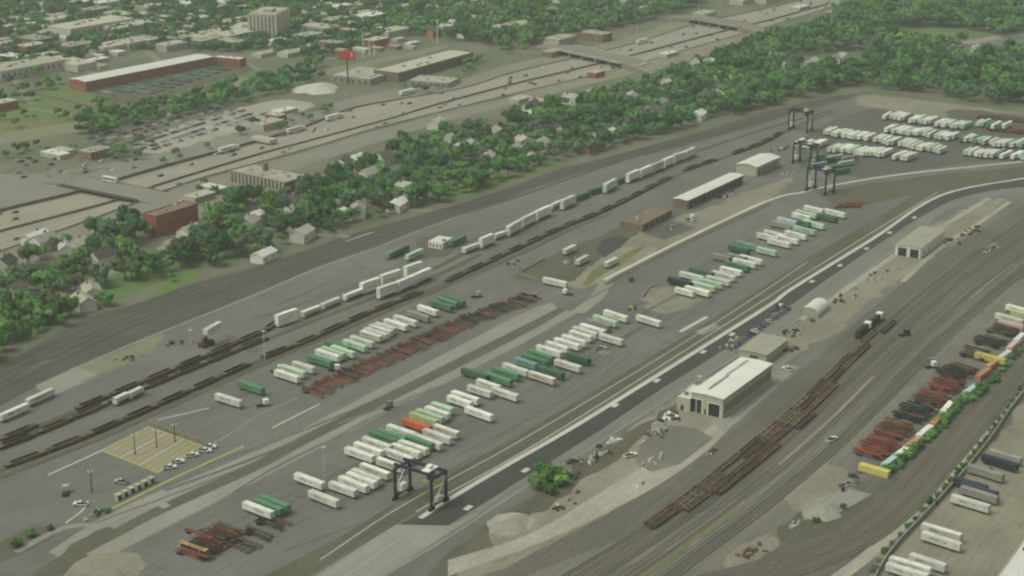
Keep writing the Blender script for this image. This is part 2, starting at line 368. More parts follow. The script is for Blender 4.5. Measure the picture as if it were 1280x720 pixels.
# the crane runway between the two container lots
LA = [(60, 690), (147, 637), (320, 564), (388, 531), (640, 398), (690, 378)]
LB = [(80, 700), (178, 642), (320, 576), (387, 540), (640, 414), (697, 385)]
LC = [(95, 706), (185, 651), (320, 589), (410, 541), (640, 426), (708, 388)]
LD = [(100, 716), (190, 668), (325, 599), (435, 541), (640, 436), (722, 391)]
strip('runway_concrete', LA, LB, 'concrete', .06); strip('runway_ballast', LB, LC, 'olive', .055); strip('runway_concrete', LC, LD, 'concrete', .06)
ribbon('yard_path', [(722, 391), (745, 372), (760, 350)], 'concrete', .058, 7)
# the eastern side: ballast, white runway beam, dark truck road, grey lane
SA = [(330, 720), (430, 668), (500, 625), (655, 540), (855, 420), (952, 360), (1010, 322), (1080, 282), (1150, 240), (1200, 222), (1290, 205)]
SB = [(370, 730), (495, 655), (560, 618), (697, 540), (960, 379), (987, 359), (1090, 296), (1175, 243), (1280, 222), (1340, 212)]
SW = [(525, 648), (572, 618), (640, 578), (712, 537), (800, 483), (960, 383), (990, 361), (1092, 298), (1177, 244), (1280, 223), (1340, 213)]
SD = [(560, 657), (640, 607), (745, 541), (820, 491), (880, 453), (940, 414), (985, 384), (1030, 352), (1100, 304), (1167, 262), (1215, 243), (1290, 232)]
SG = [(430, 745), (480, 719), (640, 618), (765, 541), (902, 456), (1000, 397), (1090, 332), (1165, 274), (1225, 250), (1300, 240)]
strip('runway_ballast', SA, SB, 'olive', .06)
strip('truck_road', [(500, 655)] + SW[1:], SD, 'asphalt_dark', .07, 90)
strip('truck_lane', SD, SG, 'asphalt_pale', .065, 90)
ribbon('runway_beam', SW, 'concrete_white', .12, 2.3, 120)
ribbon('runway_rail', [(520, 640), (560, 617), (697, 539), (952, 377), (985, 356), (1088, 292), (1172, 240)], 'white_paint', .10, .5)
ribbon('runway_rail', [(400, 700), (500, 634), (640, 557), (800, 462), (900, 400), (952, 366), (1010, 327)], 'white_paint', .10, .4)
poly('concrete_apron', [(380, 728), (495, 656), (562, 657), (600, 640), (480, 719), (460, 735)], 'concrete', .08)
ribbon('kerb_strip', [(470, 726), (560, 672), (640, 620), (765, 543), (902, 457), (1000, 398), (1090, 333), (1165, 275)], 'concrete', .11, 1.0)
for x, y in ((585, 635), (657, 588), (769, 507), (821, 476), (879, 440), (915, 418), (975, 381), (1015, 352), (1050, 332), (1083, 311), (1112, 291), (1143, 272)):
    a = G(x, y); mb = MB(); mb.box(-2.1, 2.1, -1.1, 1.1, .09, .13)
    o = mb.build('painted_marking', M['concrete_white'], loc=(a.x, a.y, 0)); o.rotation_euler = (0, 0, YDIR); tag(o, kind='structure')
ribbon('white_line', [(755, 350), (850, 302), (960, 251), (1006, 240), (1045, 231), (1135, 217), (1280, 202), (1340, 195)], 'concrete_white', .12, 2.5, 120)
ribbon('yard_path', [(757, 356), (852, 307), (962, 255)], 'olive', .07, 3)
ribbon('painted_line', [(850, 415), (884, 396)], 'concrete_white', .1, 2.2, 6); poly('concrete_apron', [(868, 414), (893, 404), (900, 408), (878, 419)], 'concrete', .09)
# unpaved ground around the workshops
poly('dirt_yard', [(560, 735), (620, 655), (680, 617), (770, 548), (905, 460), (1005, 398), (1090, 336), (1160, 284), (1220, 256), (1258, 250), (1200, 300), (1120, 352), (1035, 420), (975, 458), (925, 520), (880, 553), (830, 600), (740, 655), (660, 700)], 'dirt', .05)
poly('weedy_ground', [(520, 730), (640, 632), (765, 553), (850, 502), (820, 530), (770, 575), (690, 625), (600, 700)], 'olive', .062)
strip('gravel_road', [(560, 700), (660, 668), (740, 622), (820, 572), (880, 538), (905, 520)], [(560, 720), (672, 680), (760, 640), (830, 602), (885, 562), (915, 532)], 'gravel', .07)
strip('dirt_road', [(610, 668), (690, 640), (760, 590), (800, 548), (850, 512)], [(620, 690), (710, 655), (790, 592), (815, 565), (860, 525)], 'dirt', .066)
poly('dirt_patch', [(610, 652), (640, 640), (668, 650), (650, 668), (618, 668)], 'gravel', .068)
poly('weedy_ground', [(640, 660), (720, 640), (790, 598), (800, 610), (730, 650), (660, 672)], 'olive', .064)
poly('stained_ground', [(800, 556), (830, 530), (870, 535), (892, 548), (850, 580), (815, 590), (795, 580)], 'dusty_road', .069)
ribbon('concrete_path', [(1000, 400), (1060, 360), (1120, 318), (1180, 282), (1236, 248)], 'gravel', .072, 3.5)
ribbon('concrete_path', [(1128, 352), (1180, 305), (1215, 285), (1262, 252)], 'gravel', .073, 3.0)
poly('concrete_apron', [(880, 520), (960, 470), (985, 455), (1000, 458), (925, 525), (905, 540)], 'concrete', .075)
# track field on the right
poly('track_ballast', [(560, 760), (640, 705), (760, 642), (880, 560), (930, 530), (1000, 462), (1120, 360), (1200, 305), (1290, 250), (1420, 250), (1420, 265), (1200, 395), (1100, 490), (1000, 585), (860, 690), (740, 760)], 'ballast_brown', .052)
poly('service_road', [(700, 760), (860, 690), (1000, 588), (1100, 492), (1200, 397), (1290, 340), (1400, 300), (1400, 350), (1250, 430), (1175, 455), (1080, 560), (1010, 640), (900, 720), (860, 760)], 'dusty_road', .054)
strip('gravel_path', [(840, 685), (890, 655), (960, 612), (1040, 545)], [(850, 690), (900, 662), (970, 616), (1048, 547)], 'concrete', .07)
poly('track_ballast', [(850, 760), (960, 690), (1080, 600), (1150, 590), (1230, 500), (1300, 420), (1400, 420), (1300, 490), (1180, 610), (1090, 700), (1040, 760)], 'ballast_brown', .058)
ribbon('gravel_road', [(1030, 735), (1090, 690), (1160, 622), (1220, 550), (1270, 490), (1320, 440)], 'gravel', .066, 5.0)
poly('dirt_yard', [(1085, 730), (1100, 700), (1250, 540), (1300, 490), (1420, 470), (1420, 760), (1060, 760)], 'dirt', .068)
poly('weedy_ground', [(975, 660), (1040, 620), (1090, 615), (1110, 600), (1130, 600), (1060, 650), (990, 680)], 'olive', .07)
poly('dirt_patch', [(905, 700), (930, 680), (960, 668), (975, 680), (950, 700), (920, 712)], 'dirt', .071)
poly('dirt_patch', [(980, 610), (1020, 580), (1060, 590), (1050, 615), (1000, 640)], 'dirt', .0705)
strip('dusty_road', [(620, 735), (760, 680), (900, 632), (980, 590), (1060, 520)], [(700, 745), (800, 700), (905, 662), (985, 612), (1068, 528)], 'dusty_road', .0702)
poly('gravel_patch', [(1000, 630), (1060, 610), (1090, 618), (1050, 640), (1005, 650)], 'concrete', .074)
# left foot of the yard
P0 = [(127, 563), (186, 534), (252, 557), (197, 591)]
poly('reefer_pad', P0, 'pad', .07)
for i in range(4):
    a, b_ = P0[i], P0[(i + 1) % 4]; ribbon('painted_line', [a, b_], 'yellow_paint', .10, .9, 4)
for k in range(1, 9):
    t = k / 9; ribbon('painted_line', [(127 + 70 * t, 563 + 28 * t), (186 + 66 * t, 534 + 23 * t)], 'yellow_paint' if k % 3 else 'white_paint', .09, .5, 4)
ribbon('painted_line', [(60, 594), (128, 563)], 'white_paint', .08, .8, 10); ribbon('painted_line', [(197, 525), (262, 510)], 'white_paint', .08, .7, 6)
ribbon('kerb_strip', [(245, 566), (290, 541), (322, 520), (372, 497)], 'concrete', .08, .9, 12)
ribbon('kerb_strip', [(340, 535), (380, 515), (400, 505)], 'concrete_white', .08, .8, 12)
ribbon('painted_line', [(140, 636), (230, 592), (305, 558)], 'yellow_paint', .10, 1.2, 20)
ribbon('kerb_strip', [(82, 654), (100, 641), (107, 633), (110, 626)], 'concrete_white', .10, .8, 20)
poly('weedy_ground', [(-40, 700), (0, 678), (40, 660), (72, 660), (60, 675), (20, 695), (-20, 712)], 'olive', .06)
poly('weedy_ground', [(20, 735), (80, 690), (130, 660), (145, 667), (110, 690), (60, 730)], 'olive', .065)
poly('dirt_patch', [(40, 735), (100, 700), (150, 690), (180, 700), (150, 735)], 'dirt', .06)
ribbon('concrete_path', [(20, 690), (80, 660), (135, 656)], 'concrete', .064, 3.0, 20); ribbon('concrete_path', [(110, 694), (160, 668), (185, 660)], 'concrete', .066, 2.2, 20)
for x, y in ((345, 647), (755, 440), (205, 632)): poly('concrete_patch', [(x - 8, y), (x + 2, y - 4), (x + 9, y), (x - 1, y + 4)], 'concrete', .06)
# middle: workshop islands
poly('weedy_ground', [(640, 345), (690, 318), (735, 300), (770, 285), (800, 290), (770, 306), (735, 335), (720, 350), (690, 355)], 'olive', .062)
poly('dirt_yard', [(690, 352), (745, 318), (800, 288), (860, 268), (940, 238), (990, 222), (960, 250), (850, 300), (752, 352), (724, 360)], 'dirt', .06)
poly('stained_ground', [(745, 315), (752, 300), (770, 295), (788, 297), (775, 310), (755, 322)], 'asphalt_dark', .074)
poly('dark_apron', [(800, 290), (838, 275), (870, 285), (830, 300)], 'asphalt_mid', .075)
strip('grass_verge', [(728, 355), (745, 335), (780, 318), (806, 305)], [(735, 358), (752, 344), (785, 324), (808, 308)], 'grass_olive', .076)
poly('dirt_patch', [(520, 300), (545, 296), (575, 302), (560, 320), (530, 318)], 'olive', .06)
poly('dirt_yard', [(800, 380), (815, 358), (860, 366), (875, 376), (850, 388), (825, 392)], 'dirt', .06)
poly('lot_asphalt', [(1000, 210), (990, 180), (1040, 150), (1100, 132), (1200, 142), (1290, 155), (1340, 190), (1200, 205), (1080, 222)], 'asphalt_mid', .06)
poly('dirt_patch', [(1070, 130), (1085, 118), (1160, 126), (1280, 142), (1320, 150), (1320, 162), (1200, 150), (1120, 138)], 'dirt', .07)
poly('dirt_patch', [(1190, 136), (1320, 152), (1320, 178), (1240, 170), (1195, 152)], 'olive', .072)
strip('yard_verge', [(1020, 240), (1100, 228), (1200, 215), (1300, 208)], [(1050, 262), (1110, 250), (1180, 236), (1300, 218)], 'olive', .055)
# streets, fields and lots of the town
ribbon('street', [(-60, 222), (60, 222), (120, 226), (178, 241), (240, 262), (300, 276), (420, 293)], 'street', .04, 15)
ribbon('street', [(-60, 345), (60, 318), (165, 272), (250, 236), (330, 212), (430, 184), (560, 150)], 'street', .045, 10)
ribbon('street', [(-60, 262), (0, 240), (90, 214), (160, 203), (230, 186), (310, 165), (380, 145)], 'street', .045, 9)
strip('embankment_path', [(-60, 180), (0, 163), (130, 147), (275, 104), (320, 95), (417, 84), (480, 72), (560, 55)], [(-60, 196), (0, 180), (130, 158), (275, 116), (320, 105), (417, 92), (480, 78), (560, 60)], 'tan', .05)
strip('frontage_street', [(-60, 262), (0, 243), (100, 220), (155, 203), (230, 184), (305, 165), (380, 144), (440, 122), (505, 111), (580, 98), (640, 80), (720, 62), (800, 43), (870, 22)], E1[1:9] + [(580, 109), (640, 90), (720, 71), (800, 51), (870, 29)], 'street', .042)
strip('frontage_street', [(-60, 338), (0, 317), (100, 282), (160, 260), (240, 229), (320, 207), (405, 183), (460, 166), (550, 143), (640, 121), (720, 102), (780, 88), (865, 62)], [(-60, 362), (0, 338), (100, 305), (160, 280), (240, 252), (320, 228), (405, 200), (460, 182), (550, 154), (640, 131), (720, 110), (780, 95), (865, 68)], 'street', .041)
poly('forecourt', [(255, 250), (290, 236), (350, 250), (395, 262), (372, 275), (300, 268)], 'dirt', .05)
poly('paved_lot', [(-60, 265), (-60, 225), (20, 222), (90, 224), (110, 236), (0, 258)], 'street', .04)
poly('paved_lot', [(370, 238), (430, 224), (470, 228), (500, 250), (440, 262)], 'street', .04)
poly('bed_ground', [(118, 114), (180, 100), (270, 76), (312, 78), (318, 88), (240, 110), (170, 130), (128, 122)], 'olive', .05)
poly('grass_field', [(-60, 150), (0, 143), (45, 116), (100, 122), (150, 130), (130, 146), (60, 158), (0, 166), (-60, 182)], 'grass', .045)
ribbon('dirt_path', [(45, 118), (75, 124), (112, 133)], 'olive', .048, 5, 14); poly('dry_field', [(58, 128), (85, 124), (118, 132), (110, 141), (75, 142)], 'grass_olive', .047); ribbon('dirt_path', [(-10, 148), (40, 136), (60, 140), (110, 144)], 'tan', .049, 4, 16)
poly('dry_field', [(-40, 160), (0, 152), (50, 148), (70, 154), (10, 166), (-40, 178)], 'grass_olive', .0475)
poly('grass_field', [(48, 112), (85, 108), (140, 122), (230, 108), (310, 82), (330, 82), (315, 92), (240, 112), (160, 134), (110, 128), (60, 118)], 'grass', .047)
poly('lawn', [(185, 375), (215, 345), (245, 335), (248, 350)], 'grass', .05); poly('lawn', [(45, 345), (62, 330), (80, 338), (70, 352), (48, 356)], 'grass', .05)
poly('lawn', [(150, 372), (190, 355), (225, 330), (150, 340), (100, 355), (60, 370), (20, 420), (90, 395)], 'grass', .042)
poly('lawn', [(0, 392), (40, 372), (62, 376), (40, 402), (8, 420)], 'grass', .051); poly('lawn', [(150, 330), (185, 318), (205, 326), (170, 340)], 'grass', .051); poly('lawn', [(265, 322), (300, 308), (318, 316), (280, 330)], 'grass', .051); poly('lawn', [(300, 268), (330, 274), (345, 284), (310, 282)], 'grass', .051)
poly('lawn', [(560, 232), (600, 222), (640, 216), (690, 202), (700, 206), (630, 230), (560, 254)], 'grass', .043)
poly('grass_field', [(1120, 38), (1165, 36), (1232, 42), (1230, 47), (1150, 45)], 'grass', .05)
poly('parking_lot', [(165, 185), (200, 165), (280, 140), (350, 125), (392, 132), (330, 155), (250, 178), (200, 192)], 'gravel', .05)
ribbon('street', [(1180, 60), (1240, 48), (1300, 38)], 'concrete', .05, 14)
poly('dirt_patch', [(560, 105), (640, 84), (740, 60), (860, 22), (900, 14), (880, 26), (790, 52), (640, 90)], 'tan', .04)
poly('dirt_patch', [(640, 120), (740, 95), (860, 62), (930, 42), (960, 38), (930, 55), (850, 78), (720, 108), (640, 130)], 'dirt', .04)
for k in range(8):
    x0, y0 = rnd.uniform(-40, 420), rnd.uniform(8, 60); ribbon('street', [(x0 - 260, y0 + 55), (x0, y0), (x0 + 320, y0 - 60)], 'street', .041 + .001 * k, 8, 30)
for k in range(5): ribbon('street', [(40 + 95 * k, 130 - 14 * k), (-10 + 95 * k, 60), (-60 + 95 * k, 10)], 'street', .051 + .001 * k, 7, 20)
ribbon('street', [(365, 280), (420, 292), (440, 300)], 'street', .048, 6, 8); ribbon('street', [(440, 240), (500, 262), (540, 262)], 'street', .048, 6, 8)
ribbon('street', [(130, 345), (200, 320), (280, 300), (365, 283)], 'street', .05, 6, 12); ribbon('street', [(0, 400), (60, 375), (130, 345)], 'street', .051, 6, 12)
# worn wheel paths and stains on the yard's asphalt
M['wheel_path'] = gmat('wheel_path', (.095, .092, .082), (.118, .114, .10), 0.05, .2, .25)
M['dusty_path'] = gmat('dusty_path', (.155, .148, .128), (.135, .128, .11), 0.05, .2, .25)
for i in range(46):
    lane = rnd.choice((([(120, 690), (420, 560), (720, 420), (1000, 262)], 34), ([(60, 560), (300, 465), (520, 375), (760, 285)], 26), ([(100, 480), (380, 372), (600, 300), (860, 205)], 12), ([(330, 690), (560, 575), (800, 425), (1040, 275)], 14)))
    t0 = rnd.uniform(0, .7); t1 = t0 + rnd.uniform(.12, .3); o_ = rnd.uniform(-1, 1) * lane[1]; L_ = curve(lane[0], sub=10); n_ = len(L_) - 1
    pts = L_[int(t0 * n_):int(min(t1, 1) * n_) + 1]
    if len(pts) < 4: continue
    wob = rnd.uniform(-6, 6); pts = [p + Vector((0, 0, 0)) for p in pts]; pts = [q + (r_ - q) * (1 if True else 0) for q, r_ in zip(pts, offset(pts, o_ * .8))]
    pts = [p + Vector((math.sin(3 * k / len(pts)) * wob, math.cos(2 * k / len(pts)) * wob, 0)) for k, p in enumerate(pts)]
    ribbon_on(pts, 'wheel_path', rnd.choice(('wheel_path', 'wheel_path', 'dusty_path')), .035, rnd.uniform(.6, 2.6), 40)
for i in range(40):
    x, y = rnd.choice(((rnd.uniform(340, 800), None), (rnd.uniform(780, 1040), None), (rnd.uniform(60, 500), 0)));
    y = (640 - (x - 340) * .545 + rnd.uniform(-24, 24)) if y is None else 560 - x * .42 + rnd.uniform(-30, 30)
    w_ = rnd.uniform(3, 9); poly('oil_stain', [(x - w_, y), (x - w_ * .3, y - w_ * .3), (x + w_ * .5, y - w_ * .35), (x + w_, y + rnd.uniform(-1, 1)), (x + w_ * .2, y + w_ * .33), (x - w_ * .6, y + w_ * .25)], 'wheel_path' if rnd.random() < .7 else 'dusty_path', .036)
# railway tracks: a ballast bed, two rails
def track(px, bed='olive', wd=3.4, z=.08, n=110, rails=True):
    c = resample(curve(px), n); ribbon_on(c, 'track_bed', bed, z, wd, n); z += .0003 * SHEET[0] + .003
    if rails:
        for s in (-.75, .75):
            q = offset(c, s); a, b_ = offset(q, .12), offset(q, -.12); mb = MB(); v = []
            for p, r in zip(a, b_): v += [(p.x, p.y, z), (r.x, r.y, z), (r.x, r.y, z + .18), (p.x, p.y, z + .18)]
            mb.v = v
            for i in range(n - 1):
                for k in (1, 2, 3): mb.f.append((4 * i + k, 4 * i + (k + 1) % 4, 4 * i + 4 + (k + 1) % 4, 4 * i + 4 + k)); mb.m.append(0)
            tag(mb.build('rail', M['rail']), kind='structure')
    return c
T1 = track([(-30, 567), (0, 553), (33, 539), (160, 487), (320, 420), (350, 404), (455, 366), (540, 337), (640, 284), (720, 253), (800, 219), (870, 190), (960, 160), (1040, 138)], z=.10)
T1b = track([(0, 562), (48, 543), (168, 492), (320, 430), (470, 371), (548, 343), (600, 318)], z=.085)
T3 = track([(-30, 600), (0, 588), (125, 540), (320, 453), (378, 430), (460, 393), (545, 359), (640, 315), (700, 287), (760, 262), (850, 217), (897, 200), (952, 180), (990, 160), (1040, 141)], z=.10)
T3b = track([(0, 597), (132, 545), (320, 459), (470, 395), (640, 322), (700, 293), (762, 267)], z=.085)
for k, off in enumerate((6, 13, 20, 27)):
    track([(-40, 478 + off), (60, 424 + off * 1.2), (180, 377 + off * .9), (335, 328 + off * .75), (460, 286 + off * .7), (640, 233 + off * .55), (760, 196 + off * .4), (880, 164 + off * .3), (1000, 132 + off * .25)], 'ballast', 3.0, .07 + .004 * k)
RT = []
for n_, k in enumerate((0, 1.05, 2.1, 3.15, 4.9, 6.4, 8.2, 9.3, 10.3)):   # the storage tracks beside the workshop, close side by side
    RT.append(track([(650 + 8 * k, 752 + 4 * k), (735 + 8 * k, 703 + 3.6 * k), (812 + 7 * k, 655 + 3.4 * k), (900 + 6.5 * k, 589 + 3.8 * k), (1000 + 6 * k, 505 + 4 * k), (1085 + 5.5 * k, 424 + 4 * k), (1180 + 5 * k, 345 + 3.4 * k), (1290 + 4.5 * k, 268 + 2.8 * k)], ('ballast', 'olive', 'ballast_brown', 'ballast', 'ballast_brown', 'olive', 'dusty_path', 'ballast', 'olive')[n_], (2.4, 2.6, 2.2, 2.8, 3.2, 2.2, 2.0, 2.6, 3.0)[n_], .075 + .003 * n_))
for i in range(16):                                 # bare and weedy streaks between the tracks
    t0 = rnd.uniform(0, .75); L_ = RT[rnd.randrange(4, 9)]; n_ = len(L_); pts = offset(L_[int(t0 * n_):int((t0 + rnd.uniform(.1, .22)) * n_)], rnd.uniform(-3, 3))
    if len(pts) > 4: ribbon_on(pts, 'weedy_streak', rnd.choice(('dirt', 'olive', 'grass_olive', 'dusty_path')), .072, rnd.uniform(.8, 2.2), 40)
for k in range(6):                                  # the curved tracks by the boundary
    track([(690 + 8 * k, 752 + 3 * k), (860 + 6 * k, 724 + 4 * k), (960 + 5 * k, 699 + 4.5 * k), (1050 + 5 * k, 664 + 4.5 * k), (1113 + 5 * k, 617 + 5 * k), (1160 + 5 * k, 565 + 5 * k), (1198 + 5 * k, 520 + 5 * k), (1240 + 5 * k, 470 + 5 * k), (1310, 398 + 8 * k)], 'olive' if k % 2 else 'ballast_brown', 2.8, .085 + .003 * k)
# ------------------------------------------------------------------ buildings
BLD = []                                            # footprints (centre, radius) that trees keep clear of
class Frame:
    def __init__(s, A, B, C, h):
        """A, B, C: roof corners in the photograph, B the nearest; h: height of that roof."""
        a, b, c = (G(*p, h) for p in (A, B, C)); o = Vector((b.x, b.y, 0)); u, v = a - b, c - b; u.z = v.z = 0
        if v.length > u.length: v0 = v.normalized(); u = u - v0 * u.dot(v0)
        else: u0 = u.normalized(); v = v - u0 * v.dot(u0)
        s.o, s.L, s.W = o, u.length, v.length; s.u, s.v = u.normalized(), v.normalized(); s.h = h
        s.rz = math.atan2(s.u.y, s.u.x); s.flip = 1 if s.u.cross(s.v).z > 0 else -1
        BLD.append((o + u / 2 + v / 2, max(u.length, v.length) / 2))
    def box(s, mb, x0, x1, y0, y1, z0, z1, m=0, mtop=None):
        f = s.flip; mb.box(x0, x1, min(y0 * f, y1 * f), max(y0 * f, y1 * f), z0, z1, m, mtop)
def openings(fr, root, face, n, x0, x1, z0, z1, wd, name='window', m='glass', proud=.04):
    L = fr.L if face == 'u' else fr.W
    for i in range(n):
        c = x0 + (x1 - x0) * (i + .5) / n; mb = MB()
        if face == 'u': fr.box(mb, c - wd / 2, c + wd / 2, -proud, .1, z0, z1)
        else: fr.box(mb, -proud, .1, c - wd / 2, c + wd / 2, z0, z1)
        mb.build(name, M[m], root)
def building(name, label, cat, A, B, C, h, wall, roof, style='flat', parapet=.5, group=None):
    fr = Frame(A, B, C, h); root = empty(name, fr.o, fr.rz, label, cat, group); L, W = fr.L, fr.W
    mb = MB()
    if style == 'flat':
        fr.box(mb, 0, L, 0, W, -.2, h - parapet); 
        mb.build('wall', M[wall], root)
        mb = MB(); fr.box(mb, .3, L - .3, .3, W - .3, h - parapet + .002, h - parapet + .15); mb.build('roof', M[roof], root)
        mb = MB(); t = .35
        for a in ((-.05, L + .05, -.05, t), (-.05, L + .05, W - t, W + .05), (-.05, t, t, W - t), (L - t, L + .05, t, W - t)): fr.box(mb, *a, h - parapet, h)
        mb.build('parapet_edge', M[wall], root)
        for k in range(min(6, 1 + int(L * W / 180))):
            mb = MB(); x, y = L * rnd.uniform(.12, .85), W * rnd.uniform(.15, .8); w_ = rnd.uniform(.6, 1.5); fr.box(mb, x - w_, x + w_, y - .8, y + .8, h - parapet + .15, h - parapet + rnd.uniform(.8, 1.6)); mb.build('roof_vent', M['roof_grey'], root)
    else:                                           # ridge along the longer side
        e = h; rise = parapet; f = fr.flip; mb = MB(); fr.box(mb, 0, L, 0, W, -.2, e)
        long_u = L >= W; o = .4
        if long_u: g = [[(0, 0, e), (0, W * f, e), (0, W / 2 * f, e + rise)], [(L, 0, e), (L, W * f, e), (L, W / 2 * f, e + rise)]]
        else: g = [[(0, 0, e), (L, 0, e), (L / 2, 0, e + rise)], [(0, W * f, e), (L, W * f, e), (L / 2, W * f, e + rise)]]
        for q in g: mb.face(q)
        mb.build('wall', M[wall], root); mb = MB(); th = .18
        def slope(p):
            lo = [Vector(q) + Vector((0, 0, .02)) for q in p]; mb.hexa(lo + [q + Vector((0, 0, th)) for q in lo])
        d = o * rise / max(min(L, W) / 2, .1)
        if long_u:
            slope([(-o, -o * f, e - d), (L + o, -o * f, e - d), (L + o, W / 2 * f, e + rise), (-o, W / 2 * f, e + rise)]); slope([(-o, (W + o) * f, e - d), (L + o, (W + o) * f, e - d), (L + o, W / 2 * f, e + rise), (-o, W / 2 * f, e + rise)])
        else:
            slope([(-o, -o * f, e - d), (-o, (W + o) * f, e - d), (L / 2, (W + o) * f, e + rise), (L / 2, -o * f, e + rise)]); slope([(L + o, -o * f, e - d), (L + o, (W + o) * f, e - d), (L / 2, (W + o) * f, e + rise), (L / 2, -o * f, e + rise)])
        mb.build('roof', M[roof], root)
    return fr, root
M['wall_shop'] = mat('ribbed_tan_panel', (.40, .375, .30), .7, .15, .5, 0)
M['roof_dull'] = mat('dull_roof', (.29, .275, .215), .9, .15, .2, 0)
M['roof_bright'] = mat('bright_roof', (.60, .595, .535), .7, .08, .12, 0)
M['wall_side'] = M['wall_shop']
# white roofed workshop beside the storage tracks
fr, r = building('workshop', 'long tan metal workshop with a bright white roof and dark roller doors', 'workshop', (864, 490), (904, 499), (965, 455), 8.6, 'wall_shop', 'roof_bright', 'gable', .35)
L, W = fr.L, fr.W
for c, wd, hh in ((L * .83, 5.0, 6.0), (L * .27, 5.2, 5.6)):
    mb = MB(); fr.box(mb, c - wd / 2, c + wd / 2, -.06, .2, .1, hh); d = mb.build('roller_door', M['glass'], r)
    mb = MB()
    for a in ((c - wd / 2 - .35, c - wd / 2, .1, hh), (c + wd / 2, c + wd / 2 + .35, .1, hh), (c - wd / 2 - .35, c + wd / 2 + .35, hh, hh + .35)): fr.box(mb, a[0], a[1], -.10, .1, a[2], a[3])
    mb.build('door_frame', M['white_wall'], d)
mb = MB(); fr.box(mb, L * .83 - .25, L * .83 + .25, -.12, -.062, .1, 6.0); mb.build('door_post', M['wall_shop'], r)
mb = MB(); fr.box(mb, L * .52, L * .58, -.06, .1, .1, 2.4); mb.build('door', M['dark'], r)
for i in range(22):                                 # wall ribs between the tall windows
    c = W * (i + .5) / 22; mb = MB(); fr.box(mb, -.16, .02, c - .22, c + .22, 0, 7.9); mb.build('pilaster', M['tan_wall'], r)
openings(fr, r, 'v', 21, W / 44, W - W / 44, 1.6, 5.4, 1.0, 'window', 'roof_dark')
mb = MB(); fr.box(mb, L * .60, L * .68, W * .12, W * .50, 8.7, 9.4); mb.build('roof_vent', M['roof_grey'], r)
mb = MB(); fr.box(mb, L * .66, L * .74, W * .50, W * .93, 8.7, 9.3); mb.build('roof_vent', M['roof_grey'], r)
fr, r = building('annex', 'low white roofed annex against the end of the tan workshop', 'annex', (846, 496), (863, 499), (882, 483), 5.6, 'wall_shop', 'roof_white', 'flat', .3)
mb = MB(); fr.box(mb, fr.L * .5, fr.L * .7, -.06, .1, .1, 2.3); mb.build('door', M['dark'], r)
fr, r = building('storage_shed', 'low pale tan shed behind the white roofed workshop', 'shed', (926, 436), (958, 444), (985, 424), 4.4, 'tan_wall', 'roof_dull', 'gable', .4)
mb = MB(); fr.box(mb, fr.L * .3, fr.L * .6, -.06, .1, .1, 3.2); mb.build('door', M['roof_dark'], r)
# arched shelter
fr = Frame((1002, 386), (1023, 391), (1037, 379), 3.0); r = empty('arched_shelter', fr.o, fr.rz, 'small arched white fabric shelter open at one end', 'shelter'); f = fr.flip
mb = MB(); n = 12; prof = [(fr.L * (.5 - .5 * math.cos(math.pi * i / n)), 1.6 + 3.4 * math.sin(math.pi * i / n)) for i in range(n + 1)]
for i in range(n):
    (x0, z0), (x1, z1) = prof[i], prof[i + 1]
    mb.hexa([(x0, 0, z0 - .1), (x1, 0, z1 - .1), (x1, fr.W * f, z1 - .1), (x0, fr.W * f, z0 - .1), (x0, 0, z0), (x1, 0, z1), (x1, fr.W * f, z1), (x0, fr.W * f, z0)])
mb.build('roof', M['roof_white'], r)
mb = MB(); fr.box(mb, 0, .3, 0, fr.W, 0, 1.6); fr.box(mb, fr.L - .3, fr.L, 0, fr.W, 0, 1.6)
mb.build('side_wall', M['tan_wall'], r)
mb = MB(); mb.face([(x, .25 * f, z - .1) for x, z in prof] + [(fr.L, .25 * f, 0), (0, .25 * f, 0)]); mb.build('end_wall', M['roof_grey'], r)
# two-door shed
fr, r = building('engine_shed', 'tan roofed shed with two dark doors beside the curving concrete path', 'shed', (1121, 305), (1151, 311), (1181, 288), 5.6, 'white_wall', 'roof_dull', 'gable', .4)
for k in (.24, .72):
    mb = MB(); fr.box(mb, fr.L * (k - .17), fr.L * (k + .17), -.06, .2, .1, 4.6); mb.build('roller_door', M['glass'], r)
openings(fr, r, 'v', 5, fr.W * .1, fr.W * .9, 1.0, 3.0, 1.4, 'window', 'roof_dark')
fr, r = building('maintenance_shed', 'long narrow open shed with a white roof in the yard islands', 'shed', (840, 249), (859, 251), (929, 219), 5.4, 'roof_brown', 'roof_white', 'gable', .5)
openings(fr, r, 'v', 12, fr.W * .03, fr.W * .97, .2, 3.8, 3.0, 'doorway', 'dark')
fr, r = building('flat_shed', 'flat brownish roofed shed at the end of the long white roof', 'shed', (776, 276), (803, 281), (840, 262), 4.2, 'brick_brown', 'roof_brown', 'flat', .3)
openings(fr, r, 'v', 5, fr.W * .05, fr.W * .95, .2, 3.0, 2.4, 'doorway', 'dark')
fr, r = building('gable_warehouse', 'white gabled warehouse with grey walls next to the far gantry cranes', 'warehouse', (923, 204), (946, 209), (975, 196), 6.4, 'tan_wall', 'roof_white', 'gable', 1.2)
openings(fr, r, 'v', 6, fr.W * .05, fr.W * .9, .2, 4.4, 2.6, 'doorway', 'roof_dark')
# pale flat roof in the corner of the boundary lot
fr, r = building('warehouse', 'huge pale flat warehouse roof with small dark vents beside the trailer lot', 'warehouse', (1425, 470), (1236, 735), (1290, 800), 7.0, 'tan_wall', 'roof_white', 'flat', .4)
for x, y in ((.62, .12), (.75, .10), (.85, .12)):
    mb = MB(); c = (fr.L * (1 - x), fr.W * y); fr.box(mb, c[0] - .6, c[0] + .6, c[1] - .6, c[1] + .6, 6.7, 7.6); mb.build('roof_vent', M['dark'], r)
